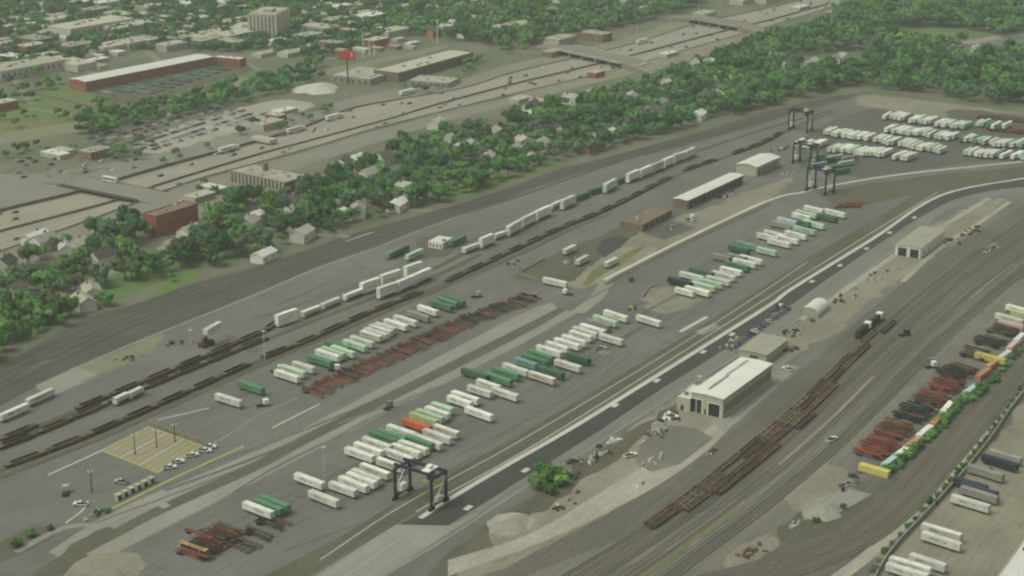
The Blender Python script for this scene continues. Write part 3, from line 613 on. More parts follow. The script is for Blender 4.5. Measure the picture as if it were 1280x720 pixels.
# ---- the town
fr, r = building('apartment_block', 'tall windowed red brick block rising above the trees near the overpass', 'apartment block', (176, 267), (195, 270), (247, 254), 12.5, 'brick_red', 'roof_brown', 'flat', .7)
for z in (2.0, 5.0, 8.0): openings(fr, r, 'v', 14, fr.W * .02, fr.W * .98, z, z + 1.7, .9, 'window', 'brick_brown')
for z in (2.0, 5.0, 8.0): openings(fr, r, 'u', 4, fr.L * .05, fr.L * .95, z, z + 1.7, .9, 'window', 'brick_brown')
BLD += [(G(190, 304), 13), (G(215, 297), 15), (G(238, 289), 13), (G(205, 312), 9)]
fr, r = building('school', 'brown brick school with white pilasters and a broad flat roof', 'school', (286, 213), (356, 228), (377, 217), 7.5, 'brick_brown', 'roof_grey', 'flat', .5)
for i in range(15):
    c = fr.L * (i + .5) / 15; mb = MB(); fr.box(mb, c - .5, c + .5, -.5, .02, 0, 7.0); mb.build('pilaster', M['stone'], r)
openings(fr, r, 'u', 14, fr.L / 30, fr.L - fr.L / 30, 1.2, 5.8, 1.8, 'window', 'roof_dark')
openings(fr, r, 'v', 3, fr.W * .1, fr.W * .9, 1.5, 5.0, 2.5, 'window', 'brick_orange')
mb = MB(); fr.box(mb, fr.L * .62, fr.L * .66, fr.W * .6, fr.W * .75, 7, 12); mb.build('chimney', M['brick_brown'], r)
fr, r = building('school_wing', 'low brown wing in front of the school with white pilasters', 'school wing', (284, 236), (352, 249), (366, 240), 2.8, 'brick_brown', 'roof_brown', 'flat', .3)
openings(fr, r, 'u', 9, fr.L * .05, fr.L * .95, .6, 2.0, 2.0, 'window', 'roof_dark')
fr, r = building('brick_hall', 'plain orange brick hall next to the brown school', 'hall', (390, 218), (408, 224), (419, 216), 6.0, 'brick_orange', 'roof_brown', 'flat', .5)
mb = MB(); fr.box(mb, fr.L * .3, fr.L * .5, -.06, .1, 0, 2.4); mb.build('door', M['dark'], r)
fr, r = building('long_warehouse', 'very long red brick warehouse under a bright white roof', 'warehouse', (90, 98), (107, 102.5), (266, 71), 8.0, 'brick_red', 'roof_white', 'gable', .8)
openings(fr, r, 'v', 30, fr.W * .1, fr.W * .98, 2.0, 5.5, 2.2, 'window', 'brick_brown')
openings(fr, r, 'u', 3, fr.L * .1, fr.L * .9, 1.0, 4.0, 2.0, 'window', 'brick_orange')
fr, r = building('warehouse_wing', 'white roofed cross wing at the far end of the long brick warehouse', 'warehouse wing', (266, 71), (300, 74), (311, 72), 7.0, 'brick_red', 'roof_white', 'flat', .4)
openings(fr, r, 'u', 8, fr.L * .05, fr.L * .95, 1.5, 4.5, 1.6, 'window', 'roof_dark')
fr, r = building('industrial_block', 'big flat grey industrial block with a pale roof beside the red billboard', 'factory', (482, 83), (498, 91), (592, 65), 8.0, 'roof_brown', 'roof_tan', 'flat', .6)
openings(fr, r, 'v', 14, fr.W * .03, fr.W * .97, 1.0, 5.0, 3.4, 'window', 'roof_dark')
fr, r = building('industrial_annex', 'low grey flat factory annex between the billboard and the industrial block', 'factory', (418, 92), (463, 99), (498, 88), 5.0, 'roof_grey', 'roof_grey', 'flat', .4)
openings(fr, r, 'u', 6, fr.L * .05, fr.L * .95, .5, 3.0, 2.5, 'window', 'roof_dark')
fr, r = building('depot_building', 'low dark depot with a pale strip roof along the expressway frontage', 'depot', (510, 100), (560, 104), (572, 97), 4.0, 'roof_grey', 'roof_tan', 'flat', .4)
openings(fr, r, 'u', 6, fr.L * .05, fr.L * .95, .4, 2.4, 2.5, 'window', 'roof_dark')
for (A, B, C, h, lab) in (((315, 14), (345, 18), (362, 9), 24, 'tall pale concrete tower block with dark upright window strips'), ((290, 32), (318, 36), (332, 28), 9, 'lower pale concrete wing at the foot of the tower block')):
    fr, r = building('tower_block', lab, 'tower block', A, B, C, h, 'stone', 'roof_tan', 'flat', .8)
    openings(fr, r, 'u', 7, fr.L * .04, fr.L * .96, 1.5, h - 2, 1.3, 'window', 'roof_dark'); openings(fr, r, 'v', 4, fr.W * .08, fr.W * .92, 1.5, h - 2, 1.6, 'window', 'roof_dark')
    mb = MB(); fr.box(mb, fr.L * .3, fr.L * .6, fr.W * .3, fr.W * .6, h - .8, h + 2.2); mb.build('plant_room', M['stone'], r)
# overpass
od = ang(140, 240, 60, 12); a = G(140, 238); fr0 = empty('overpass', (a.x, a.y, 0), od, 'wide flat street overpass crossing the sunken expressway', 'overpass')
mb = MB(); mb.box(-34, 34, -11, 11, .75, 1.5); mb.build('deck', M['street'], fr0)
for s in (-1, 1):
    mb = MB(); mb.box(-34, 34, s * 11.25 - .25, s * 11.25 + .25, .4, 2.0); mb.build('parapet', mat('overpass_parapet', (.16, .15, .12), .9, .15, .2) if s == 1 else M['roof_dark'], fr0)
for x in (-16, 0, 16):
    mb = MB(); mb.box(x - .5, x + .5, -10, 10, -3.2, .75); mb.build('pier', M['roof_dark'], fr0)
for s in (-1, 1):
    mb = MB(); v = [(s * 34, -11, 1.5), (s * 34, 11, 1.5), (s * 52, 11, .06), (s * 52, -11, .06)]; mb.face(v); mb.face([(p[0], p[1], -.1) for p in v])
    for i in range(4): mb.face([v[i], v[(i + 1) % 4], (*v[(i + 1) % 4][:2], -.1), (*v[i][:2], -.1)])
    mb.build('approach_ramp', M['street'], fr0)
# small houses and flat blocks placed where the photograph shows them
BLK = []
def flat_proto(name, L, W, h, wall, roof, bits=2):
    r = empty(name, (0, -500, 0)); mb = MB(); mb.box(-L / 2, L / 2, -W / 2, W / 2, -.2, h - .4); mb.build('wall', M[wall], r)
    mb = MB(); mb.box(-L / 2 - .05, L / 2 + .05, -W / 2 - .05, W / 2 + .05, h - .398, h); mb.build('roof', M[roof], r)
    for i in range(bits):
        mb = MB(); x, y = rnd.uniform(-.3, .3) * L, rnd.uniform(-.3, .3) * W; mb.box(x - 1, x + 1, y - .8, y + .8, h, h + 1.0); mb.build('roof_vent', M['roof_grey'], r)
    n = max(3, int(L / 4))
    for i in range(n):
        x = -L / 2 + L * (i + .5) / n; mb = MB(); mb.box(x - .7, x + .7, -W / 2 - .03, -W / 2 + .1, h * .35, h * .7); mb.build('window', M['roof_dark'], r)
    return r
def house_proto(L, W, h, wall, roof, rise):
    r = empty('house', (0, -500, 0)); mb = MB(); mb.box(-L / 2, L / 2, -W / 2, W / 2, -.2, h)
    for s in (-1, 1): mb.face([(s * L / 2, -W / 2, h), (s * L / 2, W / 2, h), (s * L / 2, 0, h + rise)])
    mb.build('wall', M[wall], r); mb = MB(); o = .4; d = o * rise / (W / 2)
    for s in (-1, 1):
        p = [(-L / 2 - o, s * (W / 2 + o), h - d + .03), (L / 2 + o, s * (W / 2 + o), h - d + .03), (L / 2 + o, 0, h + rise + .03), (-L / 2 - o, 0, h + rise + .03)]
        mb.hexa(p + [(a, b, c + .15) for a, b, c in p])
    ro = mb.build('roof', M[roof], r)
    mb = MB(); mb.box(L * .2, L * .2 + .9, W * .1, W * .1 + .9, h, h + rise + .9); mb.build('chimney', M['brick_brown'], ro)
    for s in (-1, 1):
        for x in (-L * .28, L * .22):
            mb = MB(); mb.box(x - .6, x + .6, s * (W / 2 + .03) - .06, s * (W / 2 + .03) + .06, 1.2, 2.6); mb.build('window', M['roof_dark'], r)
    mb = MB(); mb.box(L / 2 - .05, L / 2 + .05, -.5, .5, 0, 2.1); mb.build('door', M['dark'], r)
    return r
HP = {'white': (house_proto(12, 8, 5.6, 'white_wall', 'roof_grey', 2.6), 'white walled house with a grey roof'), 'pale': (house_proto(13, 8, 4.6, 'wood_pale', 'roof_tan', 2.2), 'cream house with a pale tan roof'),
      'brick': (house_proto(12, 9, 5.0, 'brick_orange', 'roof_dark', 2.5), 'orange brick house with a dark roof'), 'grey': (house_proto(11, 8, 5.4, 'wood_pale', 'roof_dark', 3.0), 'pale house with a dark shingle roof'),
      'bright': (house_proto(14, 8, 4.0, 'white_wall', 'roof_white', 1.6), 'white house with a bright white roof')}
FP = {'tan': (flat_proto('flat_building', 26, 15, 6, 'tan_wall', 'roof_tan'), 'tan flat roofed building'), 'grey': (flat_proto('flat_building', 22, 14, 6.5, 'brick_brown', 'roof_grey'), 'brown building with a flat grey roof'),
      'white': (flat_proto('flat_building', 30, 14, 5, 'stone', 'roof_white'), 'pale building with a flat white roof'), 'red': (flat_proto('flat_building', 20, 13, 7, 'brick_red', 'roof_tan'), 'red brick building with a tan flat roof'), 'large': (flat_proto('flat_building', 48, 20, 6, 'stone', 'roof_tan', 5), 'long pale building with a broad tan roof')}
TOWN = {k: [] for k in ('house', 'flat')}
USED = set()
STREET = ang(400, 155, 60, -16)
def put(kind, protos, key, px, py, rot=0.0, sc=1.0):
    p, lab = protos[key]; o = p if id(p) not in USED else copy_tree(p); USED.add(id(p))
    a = G(px, py); o.location = (a.x, a.y, 0); o.rotation_euler = (0, 0, STREET + rot); o.scale = (sc, sc, sc)
    BLD.append((a, 8 * sc if kind == 'house' else 15 * sc)); TOWN[kind].append((o, lab, a)); return o
q = math.pi / 2
for k, x, y, ro in [('white', 83, 320, .9), ('white', 99, 316, .2), ('grey', 128, 332, 0), ('pale', 212, 314, .3), ('white', 55, 312, .1), ('bright', 45, 303, .2), ('grey', 8, 340, .5), ('pale', 105, 385, 1.2), ('pale', 115, 372, 1.0), ('grey', 20, 372, .3),
                    ('bright', 320, 275, .2), ('white', 313, 288, .4), ('pale', 292, 315, .2), ('white', 238, 300, .1), ('grey', 365, 262, q), ('bright', 422, 273, .1), ('white', 448, 271, .7), ('white', 507, 243, q), ('bright', 497, 262, .3), ('pale', 378, 300, .3), ('bright', 330, 325, .2),
                    ('grey', 430, 210, .2), ('white', 460, 228, .1), ('bright', 445, 205, .3), ('grey', 480, 205, 0), ('pale', 545, 160, .3), ('bright', 575, 188, .2), ('white', 590, 190, .9), ('white', 655, 186, .9), ('white', 678, 187, .4), ('white', 643, 194, .2), ('pale', 665, 203, .5), ('bright', 660, 148, .2), ('grey', 665, 140, 0),
                    ('white', 714, 130, q), ('grey', 740, 150, 0), ('pale', 735, 122, .2), ('white', 790, 127, .6), ('grey', 812, 143, .2), ('pale', 780, 112, .1), ('white', 836, 112, .9), ('pale', 888, 125, .2), ('bright', 873, 149, .2), ('grey', 870, 82, .3), ('bright', 950, 72, .1), ('white', 890, 85, q),
                    ('bright', 1078, 37, .1), ('pale', 1125, 52, .3), ('white', 1132, 22, .2), ('grey', 1075, 56, .2), ('white', 1045, 80, .3), ('pale', 1015, 82, .1), ('white', 1055, 79, .8), ('bright', 965, 74, .2), ('white', 1130, 78, .2), ('pale', 1220, 66, .3), ('white', 1235, 34, .3), ('grey', 1210, 8, .2), ('pale', 1165, 8, .1), ('white', 1190, 12, .3),
                    ('white', 1105, 10, .1), ('bright', 1080, 12, .2), ('white', 930, 60, .3), ('pale', 910, 105, .2), ('white', 560, 182, .3), ('pale', 615, 172, .2), ('white', 610, 205, .4), ('grey', 530, 210, .3), ('bright', 760, 172, .1), ('pale', 700, 170, .2), ('grey', 780, 160, .1), ('white', 825, 135, .2)]:
    put('house', HP, k, x, y, ro, rnd.uniform(.9, 1.15))
for i in range(16):
    for _ in range(20):
        x = rnd.uniform(430, 1050); y = rnd.uniform(30, 215); lo = 130 - (x - 560) * .245 + 30; hi = 250 - (x - 560) * .26
        if lo < y < hi - 12 and all((b[0] - G(x, y)).length > b[1] + 9 for b in BLD): put('house', HP, rnd.choice(list(HP)), x, y, rnd.choice((0, q)) + rnd.uniform(-.1, .1), rnd.uniform(.85, 1.1)); break
for k, x, y, s in [('large', 30, 92, 1.5), ('large', 85, 84, 1.1), ('grey', 45, 58, 1.4), ('red', 40, 66, 1.2), ('red', 4, 137, 1.0), ('large', 150, 62, 1.2), ('tan', 170, 60, 1.3), ('white', 142, 68, .8), ('large', 168, 38, 1.3), ('grey', 182, 58, 1.3), ('large', 115, 40, 1.7), ('tan', 75, 30, 1.2), ('white', 100, 8, 1.2), ('white', 135, 8, 1.3), ('tan', 190, 14, 1.2), ('white', 230, 8, 1),
                   ('large', 265, 50, 1.3), ('grey', 258, 58, 1.2), ('tan', 295, 52, 1.6), ('tan', 250, 28, 1.0), ('white', 285, 8, 1.1), ('large', 320, 40, .8), ('grey', 290, 60, 1.2), ('tan', 400, 42, 1.4), ('white', 345, 55, .9), ('grey', 385, 52, 1.2), ('tan', 420, 30, 1.1), ('white', 465, 26, 1.5), ('red', 470, 58, 1.1), ('tan', 490, 46, 1.3), ('white', 425, 12, 1.0), ('tan', 480, 4, 1.6), ('grey', 415, 60, 1.0),
                   ('white', 60, 48, .8), ('tan', 20, 44, .9), ('white', 3, 46, .9), ('grey', 95, 65, 1.2), ('tan', 108, 62, 1.0), ('white', 15, 76, 1.1), ('red', 60, 76, 1.0), ('grey', 120, 20, 1.3), ('tan', 150, 24, 1.2), ('tan', 215, 62, 1.1), ('red', 225, 48, .9), ('tan', 200, 28, 1.0), ('large', 640, 40, 1.3), ('tan', 700, 55, 1.2), ('grey', 745, 50, 1.2), ('red', 615, 30, 1.0), ('tan', 590, 26, .8), ('white', 720, 18, 1.0), ('tan', 780, 8, 1.2), ('white', 805, 14, .8), ('tan', 880, 22, 1.0), ('white', 930, 4, 1.2), ('large', 960, 1, 1.0),
                   ('tan', 335, 160, .9), ('white', 355, 142, .7), ('red', 345, 150, .7), ('tan', 250, 250, .7), ('white', 268, 238, .6), ('grey', 120, 196, .9), ('white', 70, 196, .7), ('tan', 80, 192, .6), ('large', 330, 176, .4), ('white', 1000, 12, .8), ('tan', 1020, 48, .8), ('red', 1040, 20, .7), ('grey', 690, 70, .8), ('grey', 800, 86, .7), ('tan', 650, 128, .7), ('red', 745, 96, .7), ('white', 835, 70, .7)]:
    put('flat', FP, k, x, y, rnd.choice((0, 0, q)), s * .95)
TLP = [(-30, 88), (-30, 2), (520, 2), (500, 40), (400, 66), (310, 60), (160, 58), (80, 84)]
n_ = 0
for i in range(3000):
    x, y = rnd.uniform(-30, 520), 2 + 84 * rnd.random() ** .8; p = G(x, y); s = rnd.uniform(.35, .8)
    if y > 88 - max(0, x - 60) * .06 - (20 if 130 < x < 330 else 0): continue
    if any((b_[0] - p).length < b_[1] * .8 + 15 * s for b_ in BLD): continue
    put('flat', FP, rnd.choice(('tan', 'white', 'white', 'grey', 'tan', 'red', 'large')), x, y, rnd.choice((0, q)), s); n_ += 1
    if n_ > 230: break
n_ = 0
for i in range(600):
    x, y = rnd.uniform(480, 900), rnd.uniform(0, 60); p = G(x, y)
    if y > 66 - (x - 500) * .17 or any((b_[0] - p).length < b_[1] + 12 for b_ in BLD): continue
    put('house', HP, rnd.choice(list(HP)), x, y, rnd.choice((0, q)), rnd.uniform(.9, 1.3)); n_ += 1
    if n_ > 26: break
# billboard
a = G(435, 104); r = empty('billboard', a, 0, 'red billboard on a tall dark pole beside the expressway', 'billboard')
mb = MB(); mb.cyl((0, 0, 0), (0, 0, 20), .5, .45, 10); mb.build('pole', M['dark'], r)
mb = MB(); mb.box(-6.6, 6.6, -.5, .5, 20, 26); pn = mb.build('sign_panel', mat('billboard_red', (.55, .05, .05), .5, .05, .2), r)
mb = MB(); mb.box(2.8, 4.4, -.56, -.51, 21.5, 25); mb.build('lettering', mat('billboard_pink', (.75, .42, .36), .5, .3, 1), pn)
mb = MB(); mb.box(-6.8, 6.8, -.9, .9, 19.6, 20); mb.build('catwalk', M['dark'], r)
# pale gravel mound by the billboard
def mound(name, lab, cat, px, py, rx, ry, h, m):
    a = G(px, py); mb = MB(); n, k = 28, 7; P = [[None] * n for _ in range(k)]
    for j in range(k):
        t = j / (k - 1)
        for i in range(n):
            th = 2 * math.pi * i / n; w_ = 1 + .16 * math.sin(3 * th + 1) + .08 * math.sin(7 * th); rr = 1 - t
            P[j][i] = (rx * w_ * rr * math.cos(th), ry * w_ * rr * math.sin(th), h * (1 - rr ** 1.7) + .02 * h * rnd.uniform(-1, 1) * (0 < j < k - 1))
    for j in range(k - 1):
        for i in range(n): mb.face([P[j][i], P[j][(i + 1) % n], P[j + 1][(i + 1) % n], P[j + 1][i]])
    me = mb.mesh(name, m); bm = bmesh.new(); bm.from_mesh(me); bmesh.ops.remove_doubles(bm, verts=bm.verts, dist=.001); bmesh.ops.recalc_face_normals(bm, faces=bm.faces); bm.to_mesh(me); bm.free()
    for p in me.polygons: p.use_smooth = True
    return tag(newobj(name, me, loc=a, rz=STREET), lab, cat)
mound('gravel_mound', 'pale gravel mound beside the billboard', 'mound', 396, 112, 20, 17, 5, mat('mound_gravel', (.42, .41, .33), .95, .15, .4))
mound('gravel_heap', 'low grey gravel heap behind the boundary ivy', 'heap', 1030, 640, 9, 6, 1.5, mat('heap_grey', (.25, .24, .2), .95, .2, .6))
mound('gravel_heap', 'low pale gravel heap beside the dirt road', 'heap', 640, 657, 9, 6, 1.2, mat('heap_pale', (.24, .225, .18), .95, .2, .6))
# planted beds in the grounds of the long warehouse
BEDM = [mat('bed_green', (.05, .085, .062), .95, .35, .4, .25, (.10, .13, .115)), mat('bed_grey_green', (.10, .125, .12), .95, .35, .4, .25, (.06, .09, .06))]
for k in range(12):
    x, y = 150 + 12.5 * k, 119 - 3.6 * k; n_ = 2 if k < 9 else 1
    for j in range(n_):
        a = G(x - 3 + 27 * j * (1 - k * .03), y - 5.5 + 1.2 * j); o = MB(); o.box(-15, 15, -3.2, 3.2, 0, .9, 0, 0); o = o.build('planting_bed', BEDM[(k + j) % 2], loc=(a.x, a.y, .05)); o.rotation_euler = (0, 0, ang(a.x * 0 + x, y, 60, 9))
        tag(o, f'{("dark green", "grey-green")[(k + j) % 2]} planting bed, {nth(k + 1)} from the brick end, {("warehouse side", "expressway side")[1 - j]}', 'planting bed', 'planting beds beside the long warehouse')
# two more overpasses up the expressway
for xa, ya, xb, yb, wd, lab in ((706, 66, 790, 84, 12, 'grey overpass carrying a street across the middle of the expressway'), (870, 28, 930, 38, 10, 'small far overpass across the expressway')):
    pa, pb = G(xa, ya), G(xb, yb); m_ = (pa + pb) / 2; L_ = (pb - pa).length / 2; r = empty('overpass', (m_.x, m_.y, 0), math.atan2(pb.y - pa.y, pb.x - pa.x), lab, 'overpass')
    mb = MB(); mb.box(-L_, L_, -wd, wd, 4.2, 5.2); mb.build('deck', M['street'], r)
    for s in (-1, 1): mb = MB(); mb.box(-L_, L_, s * wd - .25, s * wd + .25, 3.9, 6.1); mb.build('parapet', M['roof_grey'], r)
    for t in (-.6, -.2, .2, .6): mb = MB(); mb.box(L_ * t - .7, L_ * t + .7, -wd + 1, wd - 1, -.4, 4.2); mb.build('pier', M['roof_grey'], r)
    for s in (-1, 1):
        mb = MB(); v = [(s * L_, -wd, 5.2), (s * L_, wd, 5.2), (s * (L_ + 45), wd, .1), (s * (L_ + 45), -wd, .1)]; mb.face(v); mb.face([(p[0], p[1], -.1) for p in v])
        for i in range(4): mb.face([v[i], v[(i + 1) % 4], (*v[(i + 1) % 4][:2], -.1), (*v[i][:2], -.1)])
        mb.build('approach_ramp', M['street'], r)
# ------------------------------------------------------------------ trailers, chassis, rail cars, cranes
C_ = {'w': ('white', (.60, .595, .53)), 'p': ('cream', (.60, .60, .46)), 'l': ('pale green', (.40, .52, .38)), 'g': ('green', (.085, .20, .105)), 'd': ('dark green', (.055, .115, .07)), 'y': ('yellow-green', (.42, .46, .22)),
      'o': ('orange', (.50, .12, .05)), 'b': ('beige', (.47, .43, .34)), 'n': ('dark slate', (.032, .040, .052)), 't': ('blue-green', (.17, .28, .26)), 'k': ('grey', (.26, .25, .22)), 'r': ('pinkish', (.50, .36, .31)), 'Y': ('yellow', (.50, .43, .12)), 'B': ('pale blue', (.36, .45, .47)), 'R': ('rust orange', (.42, .20, .10))}
TM = {k: mat(v[0].replace(' ', '_') + '_trailer_paint', v[1], .55, .14, .35, .16, tuple(c * .86 for c in v[1]), mark=tuple(c * .35 for c in v[1]) if k in 'wplbgt' else None) for k, v in C_.items()}
ROOF_W = mat('trailer_roof', (.62, .615, .55), .6, .18, .4, .16, (.50, .49, .43))
def body_mesh(L, key, z0=1.25, h=2.85):
    mb = MB(); w_ = 1.28; b_ = .12; x = L / 2
    lo = [(-x, -w_, z0), (x, -w_, z0), (x, w_, z0), (-x, w_, z0)]; md = [(p[0], p[1], z0 + h - b_) for p in lo]
    up = [(p[0] * (1 - b_ / x), p[1] * (1 - b_ / w_), z0 + h) for p in lo]
    mb.v = lo + md + up; mb.f = [(3, 2, 1, 0), (8, 9, 10, 11)]; mb.m = [0, 1]
    for k in range(4):
        j = (k + 1) % 4; mb.f += [(k, j, 4 + j, 4 + k), (4 + k, 4 + j, 8 + j, 8 + k)]; mb.m += [0, 0]
    # corner posts and door bars a little proud of the panels
    for sx in (-1, 1):
        for sy in (-1, 1): mb.box(sx * x - .1, sx * x + .1, sy * w_ - .06, sy * w_ + .06, z0, z0 + h - .12)
    return mb.mesh('box_body', [TM[key], ROOF_W if key in 'wpb' else TM[key]])
def wheel_mesh():
    mb = MB(); mb.cyl((0, -.28, 0), (0, .28, 0), .5, n=12); mb.cyl((0, -.3, 0), (0, .3, 0), .22, n=8, m=1); return mb.mesh('wheel', [M['tyre'], M['pole']])
WH = wheel_mesh()
def frame_mesh(L, m, z=1.0):
    mb = MB(); x = L / 2
    for s in (-.5, .5): mb.box(-x, x, s - .09, s + .09, z - .15, z + .22)
    for k in range(7): e_ = 1.2 if k in (0, 6) else .62; mb.box(-x + L * k / 6.3, -x + L * k / 6.3 + .2, -e_, e_, z + .0, z + .24)
    mb.box(-x + 1.0, -x + 3.6, -.65, .65, z - .5, z - .15); mb.box(x - 1.3, x - .2, -.9, .9, z + .05, z + .24)
    for s in (-1, 1): mb.box(x - 3.1, x - 2.9, s * .8 - .07, s * .8 + .07, .15, z - .1)
    return mb.mesh('chassis_frame', m)
CHM = {'k': M['dark'], 'r': mat('red_chassis_paint', (.20, .062, .042), .8, .25, .6, .4, (.125, .060, .042)), 'R': mat('bright_red_paint', (.28, .068, .042), .7, .2, .6, .35, (.18, .06, .042)), 'b': M['rust'], 'y': mat('tan_chassis_paint', (.48, .30, .15), .7, .2, .6, .1)}
FM = {}
PROTO = {}
def trailer(key, L=16.1, parts=True):
    """A box on a road chassis: body, rear door, chassis with wheels."""
    k = (key, L, parts)
    if k in PROTO: return copy_tree(PROTO[k])
    r = empty('box_trailer', (0, -600, 0)); PROTO[k] = r
    newobj('box_body', body_mesh(L, key), r)
    if parts:
        mb = MB(); x = -L / 2
        mb.box(x - .07, x - .005, -1.15, 1.15, 1.4, 3.9)
        for s in (-.75, -.25, .25, .75): mb.box(x - .12, x - .07, s - .03, s + .03, 1.4, 3.9)
        mb.build('rear_door', TM[key], r)
    if L not in FM: FM[L] = frame_mesh(L - .4, M['dark'])
    newobj('chassis', FM[L], r)
    if parts:
        for x in (-L / 2 + 1.7, -L / 2 + 3.0):
            for s in (-.95, .95): newobj('wheel', WH, r, (x, s, .5))
    return r
CONT = {}
def container(key, L, z):
    k = (key, L)
    if k not in CONT:
        r = empty('shipping_container', (0, 0, 0)); CONT[k] = r; newobj('box_body', body_mesh(L, key, 0, 2.75), r)
        mb = MB(); x = L / 2; mb.box(x + .005, x + .07, -1.15, 1.15, .15, 2.5); mb.build('end_door', TM[key], r); return r
    return copy_tree(CONT[k])
CH = {}
def chassis(key, L=12.6):
    if key not in CH:
        r = empty('container_chassis', (0, 0, 0)); CH[key] = r
        newobj('chassis_frame', frame_mesh(L, CHM[key]), r)
        for x in (-L / 2 + 1.7, -L / 2 + 3.0):
            mb = MB(); mb.cyl((0, -1.2, 0), (0, 1.2, 0), .1, n=6)
            for s in (-1, 1): mb.cyl((0, s * .7, 0), (0, s * 1.2, 0), .48, n=10)
            mb.build('axle', M['tyre'], r, (x, 0, .5))
        return r
    return copy_tree(CH[key])
def set_at(o, p, rz, z=None):
    o.location = (p.x, p.y, p.z if z is None else z); o.rotation_euler = (0, 0, rz); return o
def spread_out(its, wd=2.6):
    """Nudge parked trailers sideways, or along, until no two stand in one another."""
    for _ in range(60):
        moved = False
        for i in range(len(its)):
            for j in range(i):
                (a, la), (b_, lb) = its[i], its[j]; r = a.rotation_euler.z; u = Vector((math.cos(r), math.sin(r), 0)); v = Vector((-u.y, u.x, 0))
                dd = a.location - b_.location; du, dv = dd.dot(u), dd.dot(v); ou, ov = (la + lb) * .45 + .5 - abs(du), wd - abs(dv)
                if ou > 0 and ov > 0:
                    k = v * (ov / 2 * (1 if dv >= 0 else -1)) if ov <= ou else u * (ou / 2 * (1 if du >= 0 else -1))
                    a.location += k; b_.location -= k; moved = True
        if not moved: return
def lot(rows, axis_px, name, where, group, L=16.1, parts=True, jit=.03):
    """rows: (colour, px, py) of the middles of the trailers; ranked along the row from its near end."""
    out = []
    for it in rows:
        key, x, y = it[:3]; p = G(x, y, 2.7); dx, dy = axis_px(x, y); rz = ang(x, y, dx, dy, 2.7) + rnd.uniform(-jit, jit)
        o = trailer(key, it[3] if len(it) > 3 else (L if rnd.random() < .82 else 14.4), parts); set_at(o, p, rz + (math.pi if rnd.random() < .12 else 0), 0); o.scale = (.9, .92, .92); out.append((p.y, o, key))
    spread_out([(o, (it[3] if len(it) > 3 else L)) for (_, o, _k), it in zip(out, rows)])
    out.sort(key=lambda t: t[0])
    for i, (_, o, key) in enumerate(out):
        tag(o, f'{C_[key][0]} trailer, {nth(i + 1)} nearest in {where}', 'trailer', group)
    return [o for _, o, _ in out]
ROWA = [('w', 286, 499), ('g', 314, 483), ('w', 359, 469), ('l', 367, 463), ('w', 380, 458), ('g', 400, 450), ('w', 410, 443), ('l', 417, 440), ('g', 421, 433), ('l', 430, 438), ('l', 444, 431), ('w', 453, 426), ('b', 464, 419), ('w', 470, 416), ('w', 476, 412), ('w', 495, 405), ('w', 482, 409), ('w', 507, 400), ('k', 523, 394), ('w', 535, 387), ('g', 552, 381), ('g', 560, 377), ('d', 567, 375)]
lot(ROWA, lambda x, y: (28.4, 9.2), 'row', 'the row behind the red chassis', 'trailers in the row behind the red chassis')
ROWB = [('w', 323, 636), ('g', 335, 632), ('g', 343, 628), ('w', 387, 600), ('w', 405, 622), ('w', 429, 610), ('w', 442, 604), ('w', 452, 599), ('w', 458, 595), ('b', 469, 588), ('w', 450, 567), ('w', 461, 561), ('p', 472, 554), ('g', 481, 547), ('b', 488, 580), ('w', 499, 569), ('p', 507, 563), ('w', 516, 558), ('g', 523, 552), ('w', 534, 551), ('w', 503, 539), ('g', 491, 544), ('o', 520, 531), ('w', 548, 544), ('b', 558, 538), ('y', 530, 523), ('l', 538, 519), ('w', 547, 515), ('l', 553, 509, 12.4), ('w', 575, 501), ('w', 582, 496), ('w', 599, 516),
        ('w', 600, 488), ('p', 610, 481), ('d', 594, 467), ('w', 632, 491), ('g', 623, 473), ('g', 633, 466), ('w', 645, 461), ('b', 677, 471), ('d', 688, 464), ('t', 657, 453), ('g', 669, 449), ('g', 676, 444), ('w', 710, 456), ('w', 687, 438), ('w', 697, 433), ('d', 723, 447), ('w', 709, 429), ('w', 718, 425), ('w', 726, 419), ('p', 733, 415), ('w', 741, 411), ('w', 763, 423), ('l', 757, 400), ('w', 770, 394), ('k', 748, 405), ('w', 811, 400)]
lot(ROWB, lambda x, y: (35, 13.5 - (640 - y) * .012), 'row', 'the big lot by the nearest gantry crane', 'trailers in the big lot by the nearest gantry crane')
ROWC = [('n', 850, 352), ('w', 864, 345), ('d', 877, 340), ('w', 856, 364, 12.4), ('p', 872, 363), ('l', 879, 357), ('l', 889, 353), ('w', 898, 350), ('w', 905, 344), ('w', 914, 338), ('g', 922, 332), ('w', 931, 328), ('w', 938, 324), ('k', 902, 321, 12.4), ('k', 921, 321), ('d', 924, 311), ('t', 933, 306), ('l', 957, 313), ('w', 960, 296), ('w', 974, 303), ('w', 967, 293), ('w', 986, 298), ('w', 995, 293), ('k', 978, 281), ('B', 984, 276), ('l', 1005, 287), ('l', 1016, 280), ('w', 1002, 270), ('l', 1008, 267), ('w', 1018, 261), ('d', 1033, 271), ('w', 1043, 266), ('g', 1000, 277)]
lot(ROWC, lambda x, y: (26, 6.8 - (360 - y) * .004), 'row', 'the lot below the white curving line', 'trailers in the lot below the white curving line')
lot([('w', 694, 352), ('w', 712, 311, 12.4), ('w', 728, 324, 12.4), ('w', 764, 327, 12.4)], lambda x, y: (28, 7) if x < 700 else (18, -9), 'row', 'the yard island by the dark pond', 'trailers on the yard islands')
lot([('w', 17, 514), ('w', 50, 495)], lambda x, y: (29, -13), 'row', 'the pair parked by the mainline path', 'trailers parked by the mainline path')
